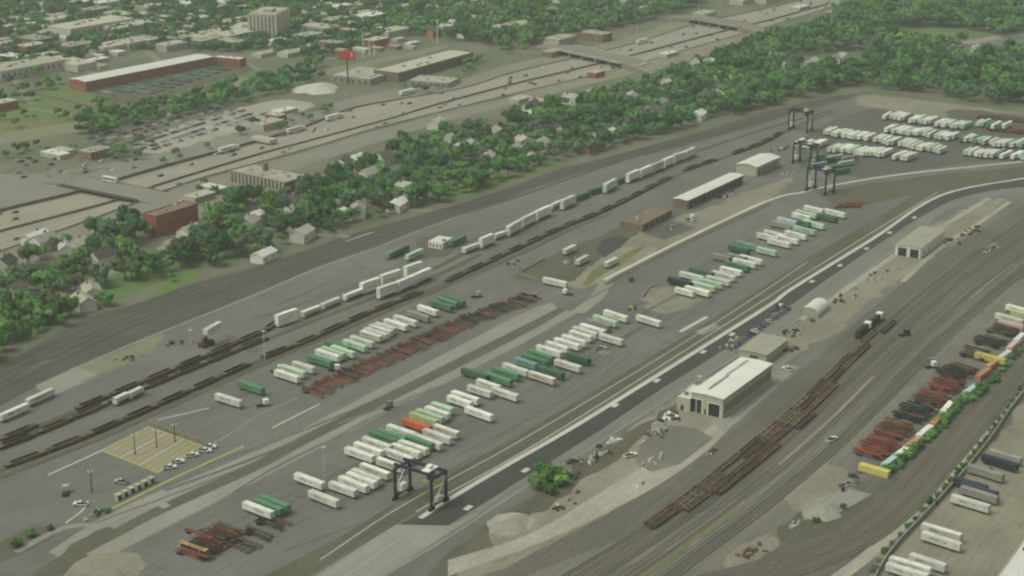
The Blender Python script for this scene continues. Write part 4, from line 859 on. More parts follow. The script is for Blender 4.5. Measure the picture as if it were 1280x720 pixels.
# top lot: ranks of trailers seen nearly end on
RANKS = [((1107, 143), (1215, 157), 'far', 24), ((1110, 159), (1196, 170), 'second', 21), ((1203, 171), (1236, 175), 'second', 9), ((1033, 163), (1090, 170), 'third', 14), ((1096, 172), (1180, 187), 'third', 16), ((1240, 177), (1300, 180), 'third', 11), ((1222, 152), (1262, 157), 'far', 6), ((996, 178), (1030, 180), 'near', 7), ((1040, 184), (1146, 195), 'near', 22), ((1207, 189), (1295, 194), 'near', 13)]
rank_objs = {}
for a, b_, nm, n in RANKS:
    n = min(n, int((G(*a) - G(*b_)).length / 2.75))
    for i in range(n):
        if rnd.random() < .06: continue
        t = (i + .5) / n; x, y = a[0] + (b_[0] - a[0]) * t, a[1] + (b_[1] - a[1]) * t + rnd.uniform(-1.2, 1.2)
        key = rnd.choice('wwwwwwwpplbwwl') if x < 1200 else rnd.choice('wwlbgwwt')
        o = trailer(key, 12.4 if rnd.random() < .3 else 16.1, False); set_at(o, G(x, y, 2.7), ang(x, y, 17, -8, 2.7) + rnd.uniform(-.05, .05), 0)
        rank_objs.setdefault(nm, []).append((x, o, key))
for nm, l in rank_objs.items():
    for i, (x, o, key) in enumerate(sorted(l, key=lambda t: t[0])):
        tag(o, f'{C_[key][0]} trailer, {nth(i + 1)} from the crane side in the {nm} rank by the woods', 'trailer', f'trailers in the {nm} rank by the woods')
# parked along the boundary on the right
lot([('p', 1275, 387), ('y', 1281, 394), ('r', 1264, 406), ('Y', 1238, 447), ('p', 1262, 398)], lambda x, y: (30, 8), 'row', 'the rack lot by the ivy fence', 'trailers in the rack lot by the ivy fence')
lot([('w', 1213, 628), ('b', 1177, 664), ('w', 1177, 675), ('w', 1160, 702), ('w', 1138, 706), ('w', 1134, 714)], lambda x, y: (40, 12.5), 'row', 'the lot behind the boundary wall', 'trailers in the lot behind the boundary wall')
lot([('n', 1212, 606), ('n', 1225, 611), ('k', 1224, 617), ('n', 1250, 577), ('k', 1257, 570), ('k', 1232, 590)], lambda x, y: (40, 12.5), 'row', 'the dark group behind the boundary wall', 'dark trailers behind the boundary wall')
# containers standing along the ivy fence, end to end
FENCE = [('Y', 1093, 588, (38, 11)), ('B', 1113, 578, (20, -15)), ('w', 1126, 568, (20, -15)), ('R', 1139, 557, (20, -15)), ('w', 1156, 541, (20, -16)), ('R', 1172, 527, (18, -16)), ('w', 1184, 511, (14, -16)), ('B', 1213, 489, (24, -18)), ('R', 1229, 468, (22, -16)), ('R', 1241, 456, (20, -15)), ('w', 1255, 446, (20, -14)), ('r', 1266, 433, (16, -14)), ('w', 1274, 424, (14, -13))]
for i, (k, x, y, d) in enumerate(FENCE):
    o = container(k, 12.2, 0); set_at(o, G(x, y, 1.4), ang(x, y, *d), .15); tag(o, f'{C_[k][0]} container by the ivy fence, {nth(i + 1)} from the yellow end', 'container', 'containers along the ivy fence')
# empty chassis
def chassis_run(a, b_, n, keys, axis, where, group, layers=1, L=12.6, skip=0.0, perp=1.0):
    i = 0; p0, p1 = G(*a), G(*b_); n = max(2, min(n, int((p1 - p0).length / 2.6)))
    for k in range(n):
        for l in range(layers):
            if rnd.random() < skip: continue
            p = p0.lerp(p1, (k + .5) / n); x, y = PX(p); o = chassis(rnd.choice(keys)); i += 1
            rz = ang(x, y, *axis) + rnd.uniform(-.05, .05); p = p + Vector((math.cos(rz), math.sin(rz), 0)) * rnd.uniform(-1.5, 1.5) * perp
            set_at(o, p, rz + (math.pi if l % 2 else 0), .0 + 1.22 * l)
            lv = '' if layers == 1 else (' bottom' if l == 0 else (' upper' if l == 1 else ' top'))
            tag(o, f'{dict(k="dark", r="dull red", R="bright red", b="rusty brown", y="tan")[[q_ for q_, v in CH.items() if KIDS[v.name][0].data == KIDS[o.name][0].data][0]]}{lv} chassis, {nth(k + 1)} along {where}', 'chassis', group)
chassis_run((386, 494), (586, 402), 62, 'rrrbrrk', (30, 10), 'the long red row from its near end', 'empty chassis in the long red row')
chassis_run((586, 402), (668, 372), 30, 'bkbkr', (26, 7.5), 'the dark far end of the red row', 'empty chassis in the dark far end of the row')
chassis_run((238, 699), (288, 662), 10, 'rrbrk', (42, 15), 'the stacked pile near the camera', 'stacked chassis near the camera', 2)
chassis_run((296, 690), (346, 648), 13, 'rkbk', (38, 14), 'the loose group beside the stacked pile', 'loose chassis beside the stacked pile', 1, skip=.15)
o = chassis('y'); set_at(o, G(243, 694), ang(243, 694, 42, 15), 2.5); tag(o, 'tan chassis lying on top of the stacked pile near the camera', 'chassis', 'stacked chassis near the camera')
o = copy_tree(CH['R']) if 'R' in CH else chassis('R'); set_at(o, G(249, 678), ang(249, 678, 42, 15), 2.5); tag(o, 'bright red chassis lying on the stacked pile near the camera', 'chassis', 'stacked chassis near the camera')
for a, b_, n, keys, w_ in (((1083, 573), (1108, 553), 8, 'RRrR', 'the bright red rack'), ((1109, 549), (1127, 532), 8, 'rrbr', 'the dull red rack'), ((1131, 527), (1152, 511), 7, 'kkb', 'the dark grey rack'), ((1156, 507), (1173, 495), 6, 'rbr', 'the red-brown rack'), ((1176, 491), (1188, 479), 6, 'rRr', 'the small red rack'), ((1186, 474), (1208, 462), 6, 'kkr', 'the black rack'), ((1214, 450), (1226, 441), 4, 'kbk', 'the rack beside the yellow trailer'), ((1230, 434), (1244, 426), 4, 'kb', 'the brown rack above the yellow trailer'), ((1248, 420), (1262, 412), 4, 'bb', 'the brown rack below the pinkish trailer')):
    chassis_run(a, b_, n, keys, (36, 10), w_ + ('' if 'trailer' in w_ else ' by the ivy fence'), 'racked chassis by the ivy fence', 2)
chassis_run((1046, 258), (1078, 257), 12, 'R', (12, -8), 'the red patch beyond the trailers', 'red chassis beyond the trailers', 1)
chassis_run((1222, 146), (1300, 154), 22, 'rRb', (14, -9), 'the red rank under the woods', 'red chassis under the woods', 1)
chassis_run((1236, 162), (1300, 168), 20, 'rRbk', (14, -9), 'the second red rank under the woods', 'red chassis under the woods', 1)
lot([('g', 1020, 196), ('d', 1033, 199), ('l', 1046, 196), ('t', 1024, 205), ('g', 1040, 209), ('l', 1058, 203), ('k', 1062, 197), ('d', 1052, 213)], lambda x, y: (22, -4), 'row', 'the loose group between the far gantry cranes', 'trailers between the far gantry cranes', 14.4)
# trains
def rail_well():
    r = empty('well_car', (0, 0, 0)); mb = MB()
    for s in (-1.35, 1.35): mb.box(-6.4, 6.4, s - .12, s + .12, .55, 1.55)
    mb.box(-6.4, 6.4, -1.2, 1.2, .45, .6); mb.build('well_frame', M['rust'], r)
    for s in (-1, 1):
        mb = MB(); mb.box(min(s * 6.4, s * 9.2), max(s * 6.4, s * 9.2), -1.35, 1.35, 1.0, 1.35); mb.build('end_platform', M['rust'], r)
        mb = MB(); mb.box(s * 8 - 1.1, s * 8 + 1.1, -1.1, 1.1, .35, .9)
        for x in (-.8, .8): mb.cyl((s * 8 + x, -.85, .45), (s * 8 + x, .85, .45), .42, n=10)
        mb.build('bogie', M['dark'], r)
    return r
WELL = rail_well(); wused = [False]
def well():
    if not wused[0]: wused[0] = True; return WELL
    return copy_tree(WELL)
def arc(c):
    d = [0.0]
    for a, b_ in zip(c, c[1:]): d.append(d[-1] + (b_ - a).length)
    return d
def at_s(c, d, s):
    for i in range(len(d) - 1):
        if d[i + 1] >= s or i == len(d) - 2:
            t = (s - d[i]) / (d[i + 1] - d[i]); p = c[i].lerp(c[i + 1], t); v = c[i + 1] - c[i]; return p, math.atan2(v.y, v.x)
def near_s(c, d, x, y):
    p = G(x, y); i = min(range(len(c)), key=lambda i: (c[i] - p).length); return d[i]
def string(c, xy0, xy1, where, group, keep=1.0, gap=19.4, make=None, lab='empty well car'):
    d = arc(c); s0, s1 = near_s(c, d, *xy0), near_s(c, d, *xy1); s = min(s0, s1) + 8; i = 0; e = max(s0, s1)
    while s < e:
        if rnd.random() < keep:
            i += 1; p, a = at_s(c, d, s); o = (make or well)(); set_at(o, p, a, .22); k_ = o.get('_k'); tag(o, f'{k_ + " " if k_ else ""}{lab}, {nth(i)} from the near end of {where}', 'rail car', group)
        s += gap
W1 = 'the loaded train'; 
string(T1, (0, 553), (345, 405), 'the track leading to the loaded train', 'empty well cars before the loaded train', .8)
string(T3, (0, 588), (320, 453), 'the string beside the trailer row', 'empty well cars beside the trailer row', .92)
string(T3, (330, 450), (985, 162), 'the far half of the middle track', 'empty well cars on the middle track', .85)
string(T1b, (0, 562), (320, 430), 'the second track from the mainline', 'empty well cars on the second track', .75)
BOX = [('w', 143, 500, 160, 492, 0), ('w', 161, 493, 177, 485, 0), ('w', 345, 396, 371, 387, 2), ('b', 377, 392, 400, 383, 0), ('w', 402, 382, 424, 373, 0), ('w', 430, 371, 453, 362, 0), ('w', 451, 356, 474, 348, 2), ('w', 476, 346, 500, 338, 2), ('w', 506, 335, 527, 328, 2), ('w', 472, 362, 495, 354, 1), ('w', 496, 354, 517, 345, 1), ('w', 517, 345, 538, 336, 1),
       ('w', 579, 312, 598, 305, 0), ('w', 600, 300, 616, 293, 1), ('w', 617, 295, 632, 290, 0), ('w', 634, 285, 650, 276, 1), ('w', 651, 275, 668, 267, 1), ('w', 669, 266, 687, 258, 1), ('w', 688, 258, 702, 251, 0), ('w', 702, 252, 718, 245, 1), ('d', 719, 247, 735, 241, 0), ('d', 737, 239, 754, 234, 0), ('w', 755, 232, 770, 224, 1), ('d', 771, 226, 783, 221, 0), ('w', 784, 219, 798, 213, 1), ('w', 799, 214, 814, 207, 1), ('r', 815, 207, 828, 202, 1), ('w', 829, 201, 841, 196, 1), ('w', 842, 195, 854, 191, 1), ('w', 855, 191, 868, 185, 1)]
for i, (k, xa, ya, xb, yb, st) in enumerate(BOX):
    nm = 'the loaded train' if i > 1 else 'the near pair'; n = i - 1 if i > 1 else i + 1; zt = (6.2 if st else 3.4) - .6; pa, pb = G(xa, ya, zt), G(xb, yb, zt)
    p = (pa + pb) / 2; p.z = 0; L_ = round(max(8.0, min(16.1, (pb - pa).length - .5)) * 2) / 2; rz = math.atan2(pb.y - pa.y, pb.x - pa.x)
    if st < 2:
        ca = well(); set_at(ca, p, rz, .22); tag(ca, f'loaded well car, {nth(n)} along {nm}', 'rail car', 'loaded well cars'); ca.scale = (L_ / 18.6, 1, 1)
    o = container(k, L_, 0); set_at(o, p, rz, .85); tag(o, f'{C_[k][0]} container riding low, {nth(n)} along {nm}', 'container', 'containers on the train')
    if st:
        o = container(k, L_, 0); set_at(o, p, rz, 3.62); tag(o, f'{C_[k][0]} container stacked on top, {nth(n)} along {nm}', 'container', 'containers on the train')
# stored flat cars beside the workshop
def flat_car(sill):
    r = empty('flat_car', (0, 0, 0)); mb = MB(); mb.box(-8.6, 8.6, -1.1, 1.1, .85, 1.0); mb.build('deck', DECK, r)
    mb = MB()
    for s in (-1.15, 1.15): mb.box(-8.9, 8.9, s - .17, s + .17, .7, 1.25)
    for x in (-5, 0, 5): mb.box(x - .15, x + .15, -1.05, 1.05, 1.0, 1.2)
    mb.build('side_sill', sill, r)
    for s in (-1, 1):
        mb = MB(); mb.box(s * 6.6 - 1.1, s * 6.6 + 1.1, -1.1, 1.1, .35, .85)
        for x in (-.8, .8): mb.cyl((s * 6.6 + x, -.85, .45), (s * 6.6 + x, .85, .45), .42, n=10)
        mb.build('bogie', M['dark'], r)
        mb = MB(); mb.box(s * 8.3 - .2, s * 8.3 + .2, -1.05, 1.05, 1.0, 1.9); mb.build('bulkhead', M['rust'], r)
    return r
DECK = mat('dark_deck', (.042, .034, .027), .9, .3, .4, .3, (.065, .048, .036))
FLATS = {}
SILL = {'rust brown': mat('rust_brown_sill', (.14, .075, .042), .9, .3, .3, .3, (.20, .12, .075)), 'pale tan': mat('pale_tan_sill', (.26, .20, .135), .9, .3, .3, .3, (.19, .125, .08)), 'dark brown': mat('dark_brown_sill', (.075, .052, .036), .9, .3, .3, .3, (.11, .07, .045))}
def flat():
    k = rnd.choice(('rust brown', 'pale tan', 'pale tan', 'dark brown'))
    if k not in FLATS: FLATS[k] = flat_car(SILL[k]); o = FLATS[k]
    else: o = copy_tree(FLATS[k])
    o['_k'] = k; o.scale = (1, .84, .9); return o
for k, (a, b_, keep) in enumerate((((812, 655), (1090, 420), .95), ((819, 658), (1120, 400), .92), ((850, 640), (1050, 475), .93), ((885, 612), (1030, 503), .9))):
    string(RT[k], a, b_, f'the {nth(k + 1)} storage track', f'stored flat cars on the {nth(k + 1)} storage track', min(1, keep + .04), 18.3, flat, 'flat car')
for o in list(bpy.data.objects):
    if '_k' in o: del o['_k']
# locomotives standing on the storage track
def loco(lab, x, y):
    p = G(x, y); r = empty('locomotive', p, ang(x, y, 20, -16), lab, 'locomotive', 'locomotives on the storage tracks')
    mb = MB(); mb.box(-9, 9, -1.4, 1.4, 1.1, 1.5); mb.build('underframe', M['dark'], r)
    mb = MB(); mb.box(-8, 4, -1.0, 1.0, 1.5, 3.8); mb.build('hood', M['dark'], r)
    mb = MB(); mb.box(4, 6.8, -1.45, 1.45, 1.5, 4.3); cb = mb.build('cab', M['pole_white'], r)
    mb = MB(); mb.box(6.78, 6.86, -1.1, 1.1, 3.0, 3.8); mb.build('windscreen', M['glass'], cb)
    mb = MB(); mb.box(6.8, 8.6, -1.0, 1.0, 1.5, 3.0); mb.build('nose', M['dark'], r)
    for s in (-1, 1):
        mb = MB(); mb.box(s * 5.6 - 1.9, s * 5.6 + 1.9, -1.2, 1.2, .4, 1.0)
        for q_ in (-1.5, 0, 1.5): mb.cyl((s * 5.6 + q_, -.9, .5), (s * 5.6 + q_, .9, .5), .5, n=10)
        mb.build('bogie', M['dark'], r)
loco('black locomotive with a white cab, nearer of the two', 1079, 417); loco('black locomotive with a white cab, farther of the two', 1094, 405)
# gantry cranes
CRM = mat('crane_blue_black', (.025, .03, .045), .5, .2, 1)
def crane(px, py, rz, span, base, h, label):
    a = G(px, py); r = empty('gantry_crane', a, rz, label, 'gantry crane', 'wide yard gantry cranes'); x, y = span / 2, base / 2
    for sx in (-1, 1):
        for sy in (-1, 1):
            mb = MB(); mb.box(sx * x - .42, sx * x + .42, sy * y - .42, sy * y + .42, 1.3, h); lg = mb.build('leg', CRM, r)
            mb = MB()
            for q_ in (-1, 1): mb.cyl((sx * x - .35, sy * y + q_ * .9, .8), (sx * x + .35, sy * y + q_ * .9, .8), .8, n=12)
            mb.box(sx * x - .3, sx * x + .3, sy * y - 1.2, sy * y + 1.2, .9, 1.4); mb.build('wheel_set', M['tyre'], lg)
        mb = MB(); mb.box(sx * x - .45, sx * x + .45, -y + .75, y - .75, 1.4, 2.3); mb.build('sill_beam', CRM, r)
        mb = MB(); mb.box(sx * x - .5, sx * x + .5, -y - .5, y + .5, h, h + .8); mb.build('cross_beam', CRM, r)
        mb = MB(); mb.box(sx * x - .8, sx * x + .8, -1.6, 1.6, 2.3, 5.0 if sx < 0 else 4.2); mb.build('engine_house', M['pole_white'] if sx < 0 else M['pole'], r)
        mb = MB()
        for k in range(8): mb.bar((sx * x + .75 * sx, -y + .2 + (y * 2 - 1) * k / 8, 2.3 + (h - 3) * k / 8), (sx * x + .75 * sx, -y + .2 + (y * 2 - 1) * (k + 1) / 8, 2.3 + (h - 3) * (k + 1) / 8), .35)
        mb.build('stair', M['pole'], r)
    for sy in (-1, 1):
        mb = MB(); mb.box(-x - 1.5, x + 1.5, sy * y * .62 - .4, sy * y * .62 + .4, h + .8, h + 1.9); mb.build('girder', CRM, r)
    mb = MB(); mb.box(x * .35, x * .35 + 3.2, -y * .68, y * .68, h + 1.9, h + 2.3); mb.box(x * .35 + .6, x * .35 + 2.4, -y * .3, y * .25, h + 2.3, h + 3.5); tr = mb.build('trolley', M['pole_white'] if h == 12.0 else M['pole'], r)
    mb = MB(); mb.box(x * .35 + 1, x * .35 + 3, -1.3, 1.3, h - 1.8, h + 1.9); mb.build('cab', M['glass'], tr)
    mb = MB(); mb.box(x * .35 - 1, x * .35 + 5, -1.2, 1.2, h - 3.4, h - 2.8)
    for sx in (0, 4):
        for sy in (-1, 1): mb.bar((x * .35 + sx, sy, h - 2.8), (x * .35 + sx, sy, h + 2.6), .12)
    mb.build('spreader', M['Y_'] if 'Y_' in M else M['yellow_paint'], tr)
    return r
crane(526, 626, ang(526, 626, 43, 13), 16.5, 9.0, 12.0, 'black gantry crane straddling the olive ballast nearest the camera')
crane(1025, 240, ang(1025, 240, 22, 5), 14.0, 9.0, 13.5, 'black gantry crane standing on the white curving line')
crane(1006, 205, ang(1006, 205, 22, 4), 13.0, 9.0, 12.5, 'black gantry crane between the warehouse and the curving line')
crane(1000, 163, ang(1000, 163, 24, 3), 14.0, 9.0, 13.0, 'distant black gantry crane on the far rail tracks')
# ------------------------------------------------------------------ cars and trucks
CARC = {'white': (.62, .62, .58), 'silver': (.34, .35, .35), 'black': (.022, .022, .025), 'grey': (.13, .135, .14), 'red': (.28, .03, .025), 'blue': (.045, .07, .16), 'tan': (.33, .28, .19)}
CM = {k: mat(k + '_car_paint', v, .3, .03, 1, .05, spec=.5) for k, v in CARC.items()}
def car_mesh(col):
    mb = MB()
    def ring(x, hw, z): return [(x, -hw, z), (x, hw, z)]
    # body as a loft of sections: nose, bonnet, cabin, boot
    S = [(-2.25, .80, .35, .75), (-2.1, .88, .25, .90), (-1.2, .90, .22, .95), (1.0, .90, .22, .95), (2.0, .86, .25, .80), (2.25, .74, .35, .62)]
    v = []
    for x, hw, z0, z1 in S: v += [(x, -hw, z0), (x, hw, z0), (x, hw * .96, z1), (x, -hw * .96, z1)]
    mb.v = v
    for i in range(len(S) - 1):
        for k in range(4): mb.f.append((4 * i + k, 4 * i + (k + 1) % 4, 4 * i + 4 + (k + 1) % 4, 4 * i + 4 + k)); mb.m.append(0)
    mb.f += [(0, 1, 2, 3), tuple(4 * (len(S) - 1) + k for k in (3, 2, 1, 0))]; mb.m += [0, 0]
    mb.hexa([(-1.7, -.84, .94), (1.0, -.84, .94), (1.0, .84, .94), (-1.7, .84, .94), (-1.15, -.66, 1.45), (.35, -.66, 1.45), (.35, .66, 1.45), (-1.15, .66, 1.45)], 1, 0)
    for x in (-1.4, 1.4):
        for s in (-.82, .82): mb.cyl((x, s - .1, .33), (x, s + .1, .33), .33, n=8, m=2)
    return mb.mesh('car', [CM[col], M['glass'], M['tyre']])
CARS = {k: car_mesh(k) for k in CARC}
PICK = ['white'] * 5 + ['silver'] * 4 + ['black'] * 4 + ['grey'] * 4 + ['red'] * 2 + ['blue'] * 2 + ['tan']
def car(p, rz, col=None, name='car'):
    col = col or rnd.choice(PICK); o = newobj(name, CARS[col], loc=(p.x, p.y, p.z), rz=rz); o['_c'] = col; return o
def pickup(px, py, rz, lab, col='white'):
    p = G(px, py); r = empty('pickup_truck', p, rz, lab, 'pickup', 'vehicles about the yard'); mb = MB(); mb.box(-2.7, 2.7, -.95, .95, .45, .95); mb.box(1.2, 2.7, -.92, .92, .95, 1.15); mb.build('body', CM[col], r)
    mb = MB(); mb.hexa([(-.6, -.9, .95), (1.3, -.9, .95), (1.3, .9, .95), (-.6, .9, .95), (-.4, -.75, 1.75), (.8, -.75, 1.75), (.8, .75, 1.75), (-.4, .75, 1.75)], 1, 0); mb.build('cab', [CM[col], M['glass']], r)
    mb = MB(); mb.box(-2.55, -.7, -.75, .75, .952, 1.02); mb.build('cargo_bed', M['dark'], r)
    for x in (-1.7, 1.7):
        for s in (-.9, .9): mb = MB(); mb.cyl((0, -.13, 0), (0, .13, 0), .4, n=10); mb.build('wheel', M['tyre'], r, (x, s, .4))
def tractor(px, py, rz, lab, col='white', z=0.0):
    p = G(px, py); r = empty('yard_tractor', p, rz, lab, 'yard tractor', 'vehicles about the yard'); mb = MB(); mb.box(-2.6, 2.8, -1.0, 1.0, .6, 1.0); mb.build('chassis_frame', M['dark'], r)
    mb = MB(); mb.box(.6, 2.7, -1.15, 1.15, 1.0, 3.0); cb = mb.build('cab', CM[col], r)
    mb = MB(); mb.box(2.68, 2.75, -.95, .95, 1.8, 2.8); mb.build('windscreen', M['glass'], cb)
    mb = MB(); mb.box(-2.4, -.6, -.6, .6, 1.0, 1.25); mb.build('fifth_wheel', M['dark'], r)
    for x in (-1.6, 1.8):
        for s in (-.95, .95): newobj('wheel', WH, r, (x, s, .5))
for i, (x, y, d, lab, col) in enumerate([(212, 586, 20, 'white pickup by the lower corner of the yellow pad', 'white'), (222, 579, 20, 'white pickup second along the edge of the yellow pad', 'white'), (240, 571, 25, 'white pickup alone in the middle of the pad edge line', 'white'), (256, 565, 0, 'white pickup beside another near the end of the pad', 'white'), (262, 560, 0, 'white pickup at the upper end of the parked line', 'white'),
                                        (152, 604, 160, 'small pale pickup alone on the dark asphalt', 'silver'), (101, 632, 170, 'white pickup near the curved white kerb', 'white'), (1040, 551, 40, 'white pickup alone on the wide service road', 'white'), (985, 463, 140, 'white pickup behind the pale tan shed', 'white'), (867, 378 - 102 + 2, 120, 'white pickup on the island beside the white line', 'white'), (788, 571, 30, 'white pickup on the dirt road by the stained ground', 'white'), (666, 373 - 2, 60, 'pale pickup near the island kerb', 'silver'), (715, 588 - 10, 30, 'grey pickup beside the scrap heaps', 'grey'), (751, 437, 10, 'pale pickup in the empty bay of the big lot', 'silver')]):
    pickup(x, y, R(d), lab, col)
for x, y, d, lab, col in [(710, 369, 150, 'white yard tractor crossing by the end of the runway strip', 'white'), (82, 618, 100, 'pale yard tractor turning on the dark asphalt', 'silver'), (485, 511, 70, 'dark yard tractor on the pale runway concrete', 'grey'), (595, 372, 30, 'pale yard tractor beyond the green trailers', 'tan'), (1165, 457, 80, 'dark yard tractor near the black chassis rack', 'grey'), (1163, 460, 20, 'white yard tractor beside the dark one', 'white'), (328, 508, 30, 'white yard tractor by the loose white trailers', 'white'), (417, 464, 10, 'white yard tractor beside the red chassis row', 'white'), (346, 463 + 2, 20, 'white yard tractor under the left light mast', 'white'), (863, 275, 40, 'white yard tractor near the flat shed', 'white'), (1130, 420, 30, 'dark yard tractor alone beside the storage tracks', 'black')]:
    tractor(x, y, R(d), lab, col)
# reach stacker lifting a white container by the first track
p = G(259, 432); r = empty('reach_stacker', p, ang(259, 432, 16, -7), 'dark red reach stacker holding a white container beside the track', 'reach stacker')
mb = MB(); mb.box(-4, 3, -1.6, 1.6, .9, 2.4); mb.build('body', CHM['r'], r); mb = MB(); mb.box(-2.5, -.5, -1, 1, 2.4, 4.2); mb.build('cab', M['glass'], r)
mb = MB(); mb.bar((-3, 0, 3), (5.5, 0, 9), .9); mb.build('boom', CHM['r'], r)
for x in (-3, 2):
    for s in (-1.7, 1.7): mb = MB(); mb.cyl((0, -.4, 0), (0, .4, 0), .9, n=12); mb.build('wheel', M['tyre'], r, (x, s, .9))
o = container('w', 12.2, 0); set_at(o, p + Vector((2.6, 2.0, 0)), ang(259, 432, 16, -9), 6.5); tag(o, 'white container held up by the red reach stacker', 'container')
# expressway traffic
TR = []
for k in (.06, .11, .2, .3, .36, .56, .66, .7, .78, .88, .94):
    c = between(k, 200); d = arc(c); s = rnd.uniform(10, 60)
    while s < d[-1] - 300:
        p, a = at_s(c, d, s); x, y = PX(p)
        if -30 < x < 1060 and not 95 < x < 200: TR.append((car(p + Vector((0, 0, .03)), a + (math.pi if k > .5 else 0)), p))
        s += rnd.uniform(60, 210)
def semi_truck(p, a, lab):
    r = empty('semi_truck', p, a, lab, 'truck', 'trucks on the expressway'); newobj('trailer_body', body_mesh(14.6, 'w'), r, (-3, 0, 0)); mb = MB(); mb.box(5.2, 7.6, -1.2, 1.2, .7, 3.2); mb.build('cab', CM['white'], r)
    for x in (-9, -7.8, 3.6, 6.9):
        for s in (-1, 1): newobj('wheel', WH, r, (x, s, .5))
for x, y, lab in [(288, 189, 'white semi truck on the far carriageway above the school'), (372, 165, 'white semi truck passing the frontage trees'), (420, 149, 'white semi truck level with the billboard pole'), (511, 118, 'small pale truck on the expressway by the depot'), (804, 54, 'white semi truck far up the expressway')]:
    q_ = G(x, y); z = -sink_at(q_); semi_truck(G(x, y, z), STREET, lab)
p = G(138, 230); r = empty('bus', (p.x, p.y, 1.5), od, 'long white bus crossing the overpass', 'bus'); mb = MB(); mb.box(-6, 6, -1.25, 1.25, .4, 3.1); mb.build('body', CM['white'], r); mb = MB(); mb.box(-5.6, 5.6, -1.28, 1.28, 1.6, 2.5); mb.build('window', M['glass'], r)
for x in (-3.8, 3.8):
    for s in (-1.1, 1.1): newobj('wheel', WH, r, (x, s, .5))
# parking lot
LOT = []
pl0, pl1, pl2 = G(182, 186), G(325, 140), G(245, 185)
a_, b_ = (pl1 - pl0), (G(222, 192) - G(182, 186)); rzl = math.atan2(a_.y, a_.x)
for row in range(7):
    for k in range(34):
        if rnd.random() < .3: continue
        p = G(188, 189) + a_ * ((k + rnd.uniform(-.1, .1)) / 33) - a_.normalized().cross(Vector((0, 0, 1))) * (-1) * 0 ; n = Vector((-a_.y, a_.x, 0)).normalized(); p = p + n * (row * 8.6 + (row // 2) * 3.0)
        x, y = PX(p)
        if 190 + (x - 165) * -.02 < 0 or x > 372: continue
        LOT.append((car(p + Vector((0, 0, .06)), rzl + math.pi / 2 + rnd.uniform(-.08, .08), rnd.choice(('white', 'silver', 'white', 'silver', 'grey', 'black', 'tan', 'blue', 'red'))), row, k))
cnt = {}
for o, row, k in LOT:
    cnt[row] = cnt.get(row, 0) + 1; c = o['_c']; del o['_c']
    tag(o, f'{c} car, {nth(cnt[row])} along the {nth(row + 1)} row of the big parking lot', 'car', 'cars in the big parking lot')
# street cars
STC = []
for i in range(17):                                 # cars parked at an angle along the grey lane
    t = i / 16; q_ = G(912 + 72 * t, 437 - 50 * t); o = car(q_ + Vector((0, 0, .1)), YDIR + 1.15 + rnd.uniform(-.1, .1), rnd.choice(('black', 'grey', 'silver', 'white', 'blue', 'grey'))); c_ = o['_c']; del o['_c']
    tag(o, f'{c_} car parked along the grey lane, {nth(i + 1)} from the white workshop', 'car', 'cars parked along the grey lane')
for x, y in [(110, 342), (118, 340), (90, 354), (140, 352), (135, 330), (300, 300), (330, 291), (352, 285), (405, 285), (425, 226), (437, 231), (452, 223), (470, 215), (205, 240), (228, 252), (190, 236), (30, 222), (60, 221), (90, 226), (260, 268), (275, 270), (215, 324), (180, 330), (60, 376), (250, 296), (560, 160), (575, 157), (510, 258), (365, 276), (322, 262), (345, 258), (310, 252)] + [(rnd.uniform(0, 175), rnd.uniform(196, 218)) for _ in range(26)]:
    STC.append((car(G(x, y) + Vector((0, 0, .06)), STREET + rnd.choice((0, 1.57))), G(x, y)))
LMK = {'the red brick block': G(215, 290), 'the brown school': G(340, 235), 'the orange brick hall': G(405, 233), 'the overpass': G(140, 240), 'the red billboard': G(435, 104), 'the tower block': G(335, 40), 'the long brick warehouse': G(150, 105), 'the grey industrial block': G(540, 90), 'the big parking lot': G(265, 160), 'the gravel mound': G(396, 112), 'the far gantry crane': G(1000, 163),
       'the loaded train head': G(868, 188), 'the white gabled warehouse': G(950, 210), 'the tall white mast': G(980, 100), 'the green field': G(1175, 42), 'the mainline path': G(30, 465), 'the top trailer lot': G(1200, 150), 'the reach stacker': G(259, 432), 'the twin white masts': G(454, 70), 'the far factory front': G(590, 80), 'the planting beds': G(215, 105), 'the near frame corner': G(0, 400)}
del LMK['the near frame corner']
def rank_labels(items, cat, group, fmt):
    """items: (object, descriptive phrase, point). Each is named by its rank of nearness to the landmark that makes the rank smallest."""
    rk = {}
    for L_, q_ in LMK.items():
        for i, t in enumerate(sorted(items, key=lambda t: (t[2] - q_).length)): rk.setdefault(t[0].name, []).append((i + 1, L_))
    for o, ph, p in items:
        n, L_ = min(rk[o.name]); tag(o, fmt.format(ph=ph, n='' if n == 1 else nth(n) + ' ', L=L_), cat, group)
rank_labels([(o, o['_c'] + ' car on the expressway', p) for o, p in TR], 'car', 'cars on the expressway', '{ph}, {n}closest to {L}')
rank_labels([(o, o['_c'] + ' car on the streets', p) for o, p in STC], 'car', 'cars on the town streets', '{ph}, {n}closest to {L}')
for o, p in TR + STC: del o['_c']
rank_labels(TOWN['house'], 'house', 'houses of the town', '{ph}, {n}closest house to {L}')
rank_labels(TOWN['flat'], 'building', 'flat roofed buildings of the town', '{ph}, {n}closest to {L}')
